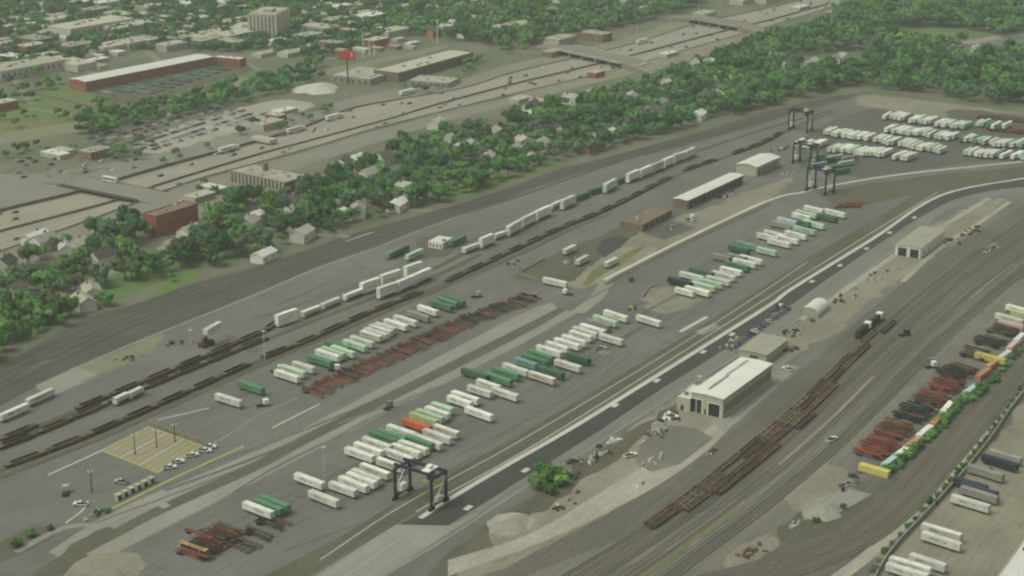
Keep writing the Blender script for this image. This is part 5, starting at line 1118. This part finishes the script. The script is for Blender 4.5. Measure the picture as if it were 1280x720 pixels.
# ------------------------------------------------------------------ poles, masts, walls, scrap
def mast(px, py, h, lab, m='pole', heads=4, r0=.28):
    a = G(px, py); r = empty('light_mast', a, 0, lab, 'light mast', 'light masts'); mb = MB(); mb.cyl((0, 0, 0), (0, 0, h), r0, r0 * .55, 8); mb.build('pole', M[m], r)
    mb = MB(); mb.cyl((0, 0, h - .3), (0, 0, h + .1), .45, .45, 10); ring = mb.build('head_ring', M[m], r)
    for k in range(heads):
        t = 2 * math.pi * k / heads; mb = MB(); x, y = 0.8 * math.cos(t), 0.8 * math.sin(t); mb.box(x - .22, x + .22, y - .22, y + .22, h - .3, h - .05); mb.build('lamp', M['pole_white'], ring)
for x, y, h, lab, m in [(406, 604, 15, 'thin light mast beside the white trailers of the big lot', 'pole'), (331, 450, 14, 'thin light mast between the tracks and the trailer row', 'pole'), (169, 569, 9, 'light mast on the near half of the yellow pad', 'dark'), (196, 560, 8, 'light mast in the middle of the yellow pad', 'dark'), (219, 553, 8, 'light mast at the far end of the yellow pad', 'dark'), (115, 616, 9, 'light mast on the dark asphalt near the pad', 'dark'), (239, 430, 7, 'short light mast on a round base near the reach stacker', 'pole'), (873, 493 + 10, 12, 'thin light mast in front of the white roofed workshop', 'pole'),
                         (454, 72, 22, 'thick white mast beyond the billboard', 'pole_white'), (462, 70, 13, 'shorter white mast next to the thick one', 'pole_white'), (468, 71, 11, 'shortest white mast next to the thick one', 'pole_white'), (547, 56, 23, 'tall white mast behind the industrial block', 'pole_white'), (979, 101, 16, 'white mast standing among the trees', 'pole_white'), (745, 60, 20, 'grey mast on the far side of the expressway', 'pole'), (640, 34, 24, 'grey mast among the far trees', 'pole'), (797, 46, 18, 'thin grey mast by the far bend of the expressway', 'pole'), (733, 13, 16, 'thin grey mast near the far street', 'pole'),
                         (795, 81, 14, 'yellowish mast by the second overpass', 'pole'), (433, 138, 12, 'grey mast on the expressway edge under the billboard', 'pole'), (212, 192, 10, 'grey mast by the frontage trees', 'pole'), (873, 18, 18, 'thin mast beside the far expressway', 'pole'), (900, 16, 16, 'thin mast past the far expressway bend', 'pole'), (623, 62, 7, 'short white mast behind the trees near the industrial block', 'pole_white'), (183, 246, 7, 'lamp post at the near end of the overpass', 'pole'), (69, 246, 7, 'lamp post at the near kerb left of the overpass', 'pole'), (81, 228, 7, 'lamp post at the far end of the overpass', 'pole')]:
    mast(x, y, h, lab, m, r0=.45 if m == 'pole_white' else .25)
for sd_, lab_ in ((-.02, 'near'), (1.02, 'far')):
    c_ = between(sd_, 120); d_ = arc(c_)
    for i in range(13):
        p, _a = at_s(c_, d_, 40 + i * (d_[-1] - 330) / 13); x, y = PX((p.x, p.y, 0))
        if not 108 < x < 190: mast(x, y, 11, f'thin street light on the {lab_} edge of the expressway, {nth(i + 1)} from its camera end', heads=2, r0=.16)
bc = curve([(1088, 735), (1115, 690), (1160, 642), (1205, 592), (1240, 548), (1262, 515), (1290, 480), (1330, 440)])
wallstrip('boundary_wall', bc, 2.0, .5, 'concrete', label='long pale boundary wall between the curved tracks and the trailer lot')
wallstrip('island_wall', curve([(651, 341), (668, 331), (680, 324)]), 1.0, .5, 'concrete', label='short pale wall at the head of the yard island')
wallstrip('island_wall', curve([(650, 342), (672, 350), (684, 353)]), .6, .4, 'concrete', label='low kerb wall running to the lone white trailer')
wallstrip('island_wall', curve([(802, 373), (812, 361), (822, 358)]), 1.0, .5, 'concrete', label='low pale wall around the small dirt enclosure')
wallstrip('island_wall', curve([(801, 374), (822, 384), (838, 388)]), .8, .5, 'concrete', label='low pale wall along the front of the dirt enclosure')
# white modular office with a green neighbour beside the mainline
fr, r = building('yard_office', 'white portable office block beside the mainline path', 'office', (538, 300), (553, 304), (566, 297), 3.6, 'white_wall', 'roof_white', 'flat', .2)
openings(fr, r, 'v', 4, 0, fr.W, .8, 2.4, 1.0, 'window', 'roof_dark'); openings(fr, r, 'u', 4, 0, fr.L, .8, 2.4, 1.0, 'window', 'roof_dark')
for k, x, y, lab in [('g', 572, 300, 'green trailer against the white portable office'), ('d', 500, 313, 'dark green trailer by the mainline path'), ('l', 518, 317, 'green trailer with a pale roof below the mainline path'), ('t', 493, 315, 'blue-green trailer on the mainline side of the pair')]:
    o = trailer(k, 16.1); set_at(o, G(x, y, 2.7), ang(x, y, 20, -9)); o.location.z = 0; tag(o, lab, 'trailer', 'trailers near the portable office')
# scrap and stores around the workshops
def scrap(px, py, n, sp, m, lab, cat='scrap heap', hi=1.6):
    m = [{'white_wall': 'tan_wall', 'stone': 'roof_grey'}.get(k, k) if n > 6 else k for k in m]
    a = G(px, py); r = empty('scrap_heap', a, STREET, lab, cat)
    for i in range(n):
        mb = MB(); x, y = rnd.gauss(0, sp), rnd.gauss(0, sp * .45); l, w_, h = rnd.uniform(.8, 3.2), rnd.uniform(.6, 1.6), rnd.uniform(.4, hi)
        t = rnd.uniform(0, 3.1); c, s = math.cos(t), math.sin(t); q = [(-l, -w_), (l, -w_), (l, w_), (-l, w_)]; k = rnd.uniform(.5, .95)
        mb.hexa([(x + (u * c - v * s) / 2, y + (u * s + v * c) / 2, 0) for u, v in q] + [(x + k * (u * c - v * s) / 2, y + k * (u * s + v * c) / 2, h) for u, v in q]); mb.build('scrap_piece', M[rnd.choice(m)], r)
for x, y, n, sp, m, lab in [(838, 521, 22, 3.2, ['dark', 'roof_dark', 'pole_white', 'glass', 'roof_grey'], 'dark scrap heap in front of the workshop annex'), (822, 540, 24, 4.5, ['roof_grey', 'roof_dark', 'bark', 'pole'], 'loose grey scrap spread over the stained ground'), (745, 572, 22, 4.0, ['tan_wall', 'roof_grey', 'bark', 'stone'], 'heap of pale timber beside the dirt road'), (768, 550, 6, 2.2, ['white_wall', 'roof_grey'], 'white crates beside the kerb strip'), (720, 596, 10, 3.0, ['bark', 'roof_dark'], 'dark debris by the bushes'), (918, 432, 16, 4.5, ['roof_dark', 'roof_grey', 'tan_wall'], 'stores beside the pale tan shed'), (975, 388, 16, 5.0, ['roof_dark', 'dark', 'roof_grey'], 'dark stores near the arched shelter'), (990, 415, 14, 4.0, ['bark', 'dark', 'roof_grey'], 'dark odds and ends below the arched shelter'), (985, 438, 10, 3.0, ['bark', 'dark'], 'dark drums behind the pale tan shed'),
                            (815, 578, 8, 4.0, ['white_wall', 'tan_wall', 'stone'], 'line of pale blocks on the stained ground'), (800, 606, 5, 1.8, ['tan_wall', 'stone'], 'pale rubble beside the gravel road'), (890, 627 - 60, 4, 2, ['bark', 'roof_grey'], 'small rubble by the workshop corner'), (992, 658, 6, 2.5, ['tan_wall', 'roof_grey'], 'pale rubble near the boundary weeds'), (1062, 600, 16, 3.5, ['roof_dark', 'roof_grey', 'dark'], 'dark scrap by the yellow container'), (1240, 310, 14, 6, ['bark', 'roof_grey', 'stone'], 'scattered stores along the curving concrete path'), (1215, 290, 12, 5, ['bark', 'roof_dark'], 'dark stores at the bend of the concrete path'), (812, 269, 12, 4, ['bark', 'white_wall', 'roof_dark'], 'small stores at the front of the flat shed'), (905, 245, 16, 6, ['bark', 'roof_grey', 'white_wall', 'dark'], 'mixed stores beside the long white roof'), (985, 218, 12, 4, ['brick_orange', 'white_wall', 'roof_grey'], 'orange and pale stores by the gabled warehouse'), (976, 187, 14, 3.5, ['dark', 'glass', 'pole_white'], 'dark machine parts by the far warehouse'), (560, 395 - 12, 5, 2, ['dark', 'roof_dark'], 'dark tyres beyond the green trailers'), (123, 641, 12, 2.2, ['yellow_paint', 'bark', 'roof_dark'], 'yellow barriers at the foot of the yellow line'), (160, 447, 8, 5, ['bark', 'roof_dark'], 'dark posts along the dirt bank'), (225, 428, 6, 3.5, ['dark', 'roof_dark'], 'dark gear near the reach stacker'), (790, 387, 8, 2.5, ['yellow_paint', 'bark'], 'yellow barriers at the dirt enclosure'), (1250, 580 + 1, 10, 3.5, ['dark', 'roof_dark'], 'dark steel stock behind the boundary wall'), (1140, 712, 8, 3, ['dark', 'white_wall'], 'mixed racks behind the boundary wall'), (938, 690, 16, 4, ['bark', 'brick_brown', 'roof_dark'], 'brown debris beside the curved tracks'), (1195, 300, 10, 5, ['bark', 'roof_grey'], 'stores on the strip beside the engine shed'), (1100, 345, 12, 6, ['bark', 'roof_grey', 'stone'], 'scattered pieces on the dirt strip below the engine shed'), (1060, 372, 12, 5, ['bark', 'roof_dark', 'stone'], 'scattered pieces on the dirt strip above the arched shelter'), (700, 632, 8, 4, ['bark', 'stone'], 'small rubble along the dirt road'), (640, 330, 6, 3, ['bark', 'roof_grey'], 'small rubble at the yard island'), (715, 328, 10, 4, ['bark', 'roof_grey', 'stone'], 'small stores on the yard island'), (840, 285, 8, 3, ['bark', 'white_wall'], 'small stores near the curving line')]:
    scrap(x, y, n, sp, m, lab)
for i in range(6):                                  # gate kiosks beside the yellow line
    x, y = 148 + 41 * i / 5, 625 - 21 * i / 5; a = G(x, y); r = empty('gate_booth', a, ang(225, 595, 80, -38), f'small gate booth by the yellow line, {nth(i + 1)} from its foot', 'gate booth', 'gate booths by the yellow line')
    mb = MB(); mb.box(-1.0, 1.0, -.9, .9, 0, 2.3); mb.build('wall', M['tan_wall'], r); mb = MB(); mb.box(-1.2, 1.2, -1.1, 1.1, 2.3, 2.5); mb.build('roof', M['roof_tan'], r); mb = MB(); mb.box(-.7, .7, -.95, -.88, .1, 2.0); mb.build('door', M['dark'], r)
for i in range(16):                                 # reefer plug posts on the pad's far edge
    t = i / 15; a = G(188 + 60 * t, 533 + 22 * t); r = empty('plug_post', a, 0, f'yellow plug post on the pad, {nth(i + 1)} from its upper corner', 'post', 'plug posts on the yellow pad'); mb = MB(); mb.box(-.12, .12, -.12, .12, 0, 3.0); mb.build('post', M['yellow_paint'], r); mb = MB(); mb.box(-.35, .35, -.3, .3, 1.6, 2.4); mb.build('socket_box', M['yellow_paint'], r)
# ------------------------------------------------------------------ trees
def crown_mesh(seed, n, leaf, flat=.8, lobes=9):
    r_ = random.Random(seed); L_ = []
    for i in range(lobes):
        t = r_.uniform(0, 6.28); e = r_.uniform(-.5, 1.0); d = r_.uniform(.25, .62); c = math.sqrt(max(0, 1 - e * e * .6))
        L_.append((Vector((d * c * math.cos(t), d * c * math.sin(t), d * e * flat)), r_.uniform(.28, .5)))
    mb = MB()
    for i in range(n):
        c, rad = r_.choice(L_); d = Vector((r_.gauss(0, 1), r_.gauss(0, 1), r_.gauss(.15, 1))).normalized(); p = c + d * rad * r_.uniform(.55, 1.05); p.z *= flat
        nn = (d + Vector((r_.gauss(0, .5), r_.gauss(0, .5), r_.gauss(.3, .5)))).normalized(); u = nn.orthogonal().normalized(); v = nn.cross(u); t = r_.uniform(0, 6.28); u, v = u * math.cos(t) + v * math.sin(t), v * math.cos(t) - u * math.sin(t); s = leaf * r_.uniform(.6, 1.3)
        mb.face([p + u * s, p + v * s * .7, p - u * s * .9, p - v * s * .75])
    for c, rad in L_:                               # an opaque heart to each lobe
        a = []; k = 6
        for j in range(1, 4):
            for i in range(k): th = 2 * math.pi * i / k; ph = math.pi * j / 4; a.append(c + Vector((math.sin(ph) * math.cos(th), math.sin(ph) * math.sin(th), math.cos(ph) * flat)) * rad * .7)
        for j in range(2):
            for i in range(k): mb.face([a[j * k + i], a[j * k + (i + 1) % k], a[(j + 1) * k + (i + 1) % k], a[(j + 1) * k + i]])
        mb.face(a[:k]); mb.face(a[2 * k:])
    return mb
CRV = [crown_mesh(s, 560, .12, flat=(.8, .95, .7, 1.1, .85, .75, 1.0)[s], lobes=(9, 6, 12, 7, 10, 5, 14)[s]) for s in range(7)]
CROWN = {}
for k in LEAF:
    for i, c in enumerate(CRV): CROWN[k, i] = c.mesh('crown', LEAF[k])
tb = MB(); tb.cyl((0, 0, 0), (.02, .01, .75), .055, .035, 8)
for t in (0.3, 1.9, 3.4, 5.0): tb.bar((.01, 0, .5), (.3 * math.cos(t), .3 * math.sin(t), .95), .035, t2=.03)
TRUNK = tb.mesh('trunk', M['bark'])
def inside(px, py, P):
    r = False; j = len(P) - 1
    for i in range(len(P)):
        if (P[i][1] > py) != (P[j][1] > py) and px < (P[j][0] - P[i][0]) * (py - P[i][1]) / (P[j][1] - P[i][1]) + P[i][0]: r = not r
        j = i
    return r
REG = [  # polygon, trees per hectare, sizes, kinds
    ([(-40, 470), (-40, 335), (40, 322), (110, 296), (165, 283), (255, 285), (340, 288), (365, 310), (245, 345), (110, 388), (60, 416)], 130, (3.8, 7.6), 'mid mid light deep light brown grey'),
    ([(250, 262), (370, 240), (420, 226), (500, 190), (560, 170), (640, 150), (720, 128), (800, 106), (870, 84), (900, 150), (850, 162), (755, 189), (695, 204), (625, 228), (545, 253), (455, 278), (395, 298), (330, 300)], 170, (3.8, 7.8), 'mid deep mid deep light grey'),
    ([(870, 84), (960, 52), (1060, 22), (1130, 10), (1330, 4), (1330, 140), (1215, 128), (1130, 116), (1072, 108), (1035, 115), (900, 150)], 190, (4.2, 9.0), 'deep deep mid mid light grey'),
    ([(110, 147), (210, 128), (330, 100), (400, 82), (405, 100), (330, 124), (240, 142), (120, 175), (85, 178)], 150, (4.2, 6.6), 'deep deep mid'),
    ([(560, 50), (640, 66), (740, 42), (860, 14), (900, -6), (480, -6), (490, 40)], 150, (5, 8.5), 'deep mid deep grey light'),
    ([(-40, 90), (-40, -6), (490, -6), (490, 48), (400, 75), (310, 66), (160, 64), (60, 86)], 190, (3.4, 6.6), 'deep mid deep grey'),
    ([(-40, 140), (-40, 96), (60, 92), (88, 112), (40, 120), (0, 138)], 45, (4, 6), 'mid deep'),
    ([(960, 16), (1100, -6), (1330, -6), (1330, 30), (1130, 8), (1060, 20)], 90, (5, 8), 'deep mid'),
    ([(100, 195), (180, 180), (215, 190), (230, 200), (120, 205)], 40, (3, 5), 'mid brown'), ([(240, 240), (290, 236), (370, 252), (300, 262)], 35, (2.5, 4), 'mid brown'),
    ([(430, 132), (500, 112), (580, 98), (585, 104), (510, 122), (440, 142), (330, 166), (325, 158)], 45, (2.5, 4), 'mid deep'), ([(560, 80), (640, 62), (640, 76), (585, 96)], 40, (3.5, 5), 'mid')]
CLEAR = [P for P in ([(200, 352), (245, 335), (248, 350), (185, 374)], [(45, 345), (62, 330), (80, 338), (70, 352), (48, 356)], [(1112, 38), (1165, 34), (1240, 40), (1240, 58), (1150, 56)], [(1170, 68), (1290, 38), (1330, 36), (1330, 52), (1200, 76)], [(985, 72), (1085, 62), (1080, 88), (1000, 94)], [(860, 120), (900, 108), (905, 124), (870, 134)], [(95, 375), (190, 350), (225, 335), (180, 372)])]
E1p, E2p = E1, E2
def yy(P, x):
    for a, b_ in zip(P, P[1:]):
        if a[0] <= x <= b_[0]: return a[1] + (b_[1] - a[1]) * (x - a[0]) / (b_[0] - a[0])
    return -999
cells = {}; SPOT = []
ROADS = [G(x, y) for x, y in [(130, 345), (165, 332), (200, 320), (240, 310), (280, 300), (320, 291), (365, 283), (0, 400), (60, 375), (95, 360)]]
for P, dens, (s0, s1), kinds in REG:
    xs, ys = [p[0] for p in P], [p[1] for p in P]; n = 0
    # candidates evenly spread over the ground
    q4 = [G(x, y) for x, y in ((min(xs), max(ys)), (max(xs), max(ys)), (min(xs), min(ys)), (max(xs), min(ys)))]
    X0, X1, Y0, Y1 = min(q.x for q in q4), max(q.x for q in q4), min(q.y for q in q4), max(q.y for q in q4)
    for _ in range(int((X1 - X0) * (Y1 - Y0) / 1e4 * dens)):
        p = Vector((rnd.uniform(X0, X1), rnd.uniform(Y0, Y1), 0)); x, y = PX(p)
        if not inside(x, y, P) or any(inside(x, y, c) for c in CLEAR): continue
        if yy(E1p, x) - 2 < y < yy(E2p, x) + 3 and x < 1060: continue
        s = rnd.uniform(s0, s1)
        if any((p - c).length < r0 * .62 + s * .35 for c, r0 in BLD): continue
        if any((p - c).length < 6 for c in ROADS): continue
        cx, cy = int(p.x // 10), int(p.y // 10)
        if any((p - q).length < (s + sq) * .38 for i in (-1, 0, 1) for j in (-1, 0, 1) for q, sq in cells.get((cx + i, cy + j), ())): continue
        cells.setdefault((cx, cy), []).append((p, s)); SPOT.append((p, s, rnd.choice(kinds.split())))
for x, y, s, k in [(134, 383, 4.5, 'mid'), (120, 300, 7, 'mid'), (170, 300, 8, 'deep'), (135, 322, 6.5, 'light'), (258, 318, 7, 'deep'), (70, 362, 6, 'mid'), (90, 395, 5.5, 'mid'), (355, 296, 7, 'deep'), (345, 278, 5, 'deep'), (440, 262, 8, 'deep'), (415, 258, 8, 'mid'), (395, 262, 7, 'deep'), (465, 255, 6.5, 'mid'), (590, 240, 6, 'light'), (640, 214, 6, 'mid'), (720, 190, 6, 'light'), (215, 352, 3, 'mid'), (30, 188, 5, 'deep'), (24, 192, 5, 'deep'), (38, 126, 5.5, 'deep'), (125, 134, 6, 'light'), (20, 408, 6, 'mid'), (40, 395, 5, 'brown'), (5, 440, 5, 'mid'), (80, 408, 4, 'light'), (105, 340, 5, 'brown')]:
    SPOT.append((G(x, y), s, k))
SPOT += [(G(x, y), rnd.uniform(2.2, 5.0), rnd.choice(('mid', 'light', 'deep', 'brown'))) for x, y in [(118, 132), (124, 138), (110, 140), (96, 141), (72, 146), (84, 150), (44, 150), (20, 160), (58, 108), (48, 112), (66, 112), (4, 150), (30, 146), (135, 128), (142, 124), (8, 198), (30, 186), (46, 184), (60, 190), (92, 190), (140, 188), (150, 192), (205, 205), (225, 198), (260, 186), (300, 168), (318, 160), (250, 240), (262, 246), (282, 256), (305, 262), (330, 266), (350, 262), (255, 232)]]
SPOT.sort(key=lambda t: (t[0] - Vector((0, 0, H))).length / t[1])
TREES = []
def tree(p, s, k, name='tree'):
    r = empty(name, p, rnd.uniform(0, 6.28)); hgt = s * rnd.uniform(1.5, 1.9)
    newobj('trunk', TRUNK, r).scale = (s * .9, s * .9, hgt * .62 / .75 * .9); c = newobj('crown', CROWN[k, rnd.randrange(7)], r, (0, 0, hgt - s * .62)); c.scale = (s * rnd.uniform(.82, 1.18), s * rnd.uniform(.82, 1.18), s * rnd.uniform(.8, 1.3)); return r
KP = {'mid': 'leafy mid-green tree', 'deep': 'dark green tree', 'light': 'bright green tree', 'brown': 'olive green tree', 'grey': 'grey-green tree'}
for p, s, k in SPOT[:285]: TREES.append((tree(p, s, k), KP[k], p))
rank_labels(TREES, 'tree', 'trees of the town', '{ph}, {n}closest tree to {L}')
wb = {k: ([], []) for k in LEAF}
LOWC = [crown_mesh(50 + s, 150, .2, lobes=6) for s in range(4)]
for p, s, k in SPOT[285:]:
    c = rnd.choice(LOWC); V, Fc = wb[k]; b0 = len(V); t = rnd.uniform(0, 6.28); ct, st = math.cos(t), math.sin(t); z0 = s * rnd.uniform(.85, 1.2)
    V += [(p.x + s * (x * ct - y * st), p.y + s * (x * st + y * ct), z0 + s * z) for x, y, z in c.v]; Fc += [tuple(b0 + i for i in f) for f in c.f]
for k, (V, Fc) in wb.items():
    if V:
        me = bpy.data.meshes.new('woodland'); me.from_pydata(V, [], Fc); me.materials.append(LEAF[k]); tag(newobj('woodland', me), f'mass of {KP[k].replace(" tree", "")} tree crowns filling the far woods', 'woodland', kind='stuff')
# bushes, ivy and hedge
def bush(name, px, py, s, k, lab, cat='bush', sz=1.0, z=.5):
    o = newobj(name, CROWN[k, rnd.randrange(7)], loc=G(px, py, 0) + Vector((0, 0, s * z)), rz=rnd.uniform(0, 6)); o.scale = (s, s, s * sz); return tag(o, lab, cat, 'bushes about the yard')
for x, y, s, k, lab in [(672, 610, 4.6, 'light', 'bright green bush at the camera end of the clump by the dark truck road'), (688, 600, 5.4, 'mid', 'tallest green bush in the clump by the dark truck road'), (703, 596, 4.0, 'light', 'bright green bush at the workshop end of the clump'), (688, 618, 3.6, 'mid', 'low green bush in front of the clump'), (680, 592, 4.8, 'deep', 'dark green bush at the back of the clump'), (700, 608, 4.2, 'light', 'bright green bush on the dirt road side of the clump'), (1015, 402, 1.8, 'light', 'small green bush below the arched shelter'), (135, 641, 1.8, 'deep', 'dark bush at the foot of the yellow line'), (789, 352, 2.2, 'deep', 'dark bush beside the white line'), (38, 670, 2.6, 'mid', 'low bush in the weedy corner'), (20, 684, 3.0, 'mid', 'broad bush at the edge of the weedy corner'), (62, 662, 1.8, 'brown', 'olive bush in the weedy corner'), (1053, 636, 1.9, 'deep', 'dark upright bush beside the gravel heap'), (1020, 652, 1.8, 'mid', 'low bush under the gravel heap'), (1244, 478, 2.6, 'deep', 'dark bush at the bend of the ivy fence')]:
    bush('bush', x, y, s, k, lab)
ivc = curve([(1106, 594), (1123, 582), (1147, 560), (1174, 534), (1197, 509), (1222, 494), (1246, 470), (1270, 446), (1290, 428)]); ivd = arc(ivc)
for i in range(30):
    p, _a = at_s(ivc, ivd, ivd[-1] * (i + .5) / 30); x, y = PX(p); s = rnd.uniform(3.0, 4.2) * (1 if i < 18 else .6)
    bush('ivy', x, y, s, 'light' if i % 3 == 0 else 'mid', f'green ivy mound on the container fence, {nth(i + 1)} from the yellow container', 'ivy', .85, .4)
for i in range(34):
    q = bc[0].lerp(bc[0], 0); d_ = arc(bc); p, _a = at_s(bc, d_, d_[-1] * (i + .5) / 34); p = p + Vector((-1.4, .6, 0)); x, y = PX(p)
    bush('hedge_shrub', x, y, rnd.uniform(1.5, 2.5), rnd.choice(('brown', 'deep', 'brown')), f'low dark shrub along the boundary wall, {nth(i + 1)} from the near end', 'shrub', 1.0, .4)
# ------------------------------------------------------------------ haze
hb = MB(); hb.box(-14000, 14000, -9000, 16000, -6, 300); hm = bpy.data.materials.new('haze'); hm.use_nodes = True; t = hm.node_tree; t.nodes.remove(t.nodes['Principled BSDF'])
pv = t.nodes.new('ShaderNodeVolumePrincipled'); pv.inputs['Color'].default_value = (.84, .90, .78, 1); pv.inputs['Density'].default_value = .00015; pv.inputs['Anisotropy'].default_value = .2
t.links.new(pv.outputs[0], t.nodes['Material Output'].inputs['Volume']); tag(hb.build('haze', hm), kind='stuff')
for o in list(bpy.data.objects):                    # prototypes that were never placed
    if not o.parent and o.location.y < -400:
        for ch in KIDS.get(o.name, []):
            for c2 in KIDS.get(ch.name, []): bpy.data.objects.remove(c2)
            bpy.data.objects.remove(ch)
        bpy.data.objects.remove(o)
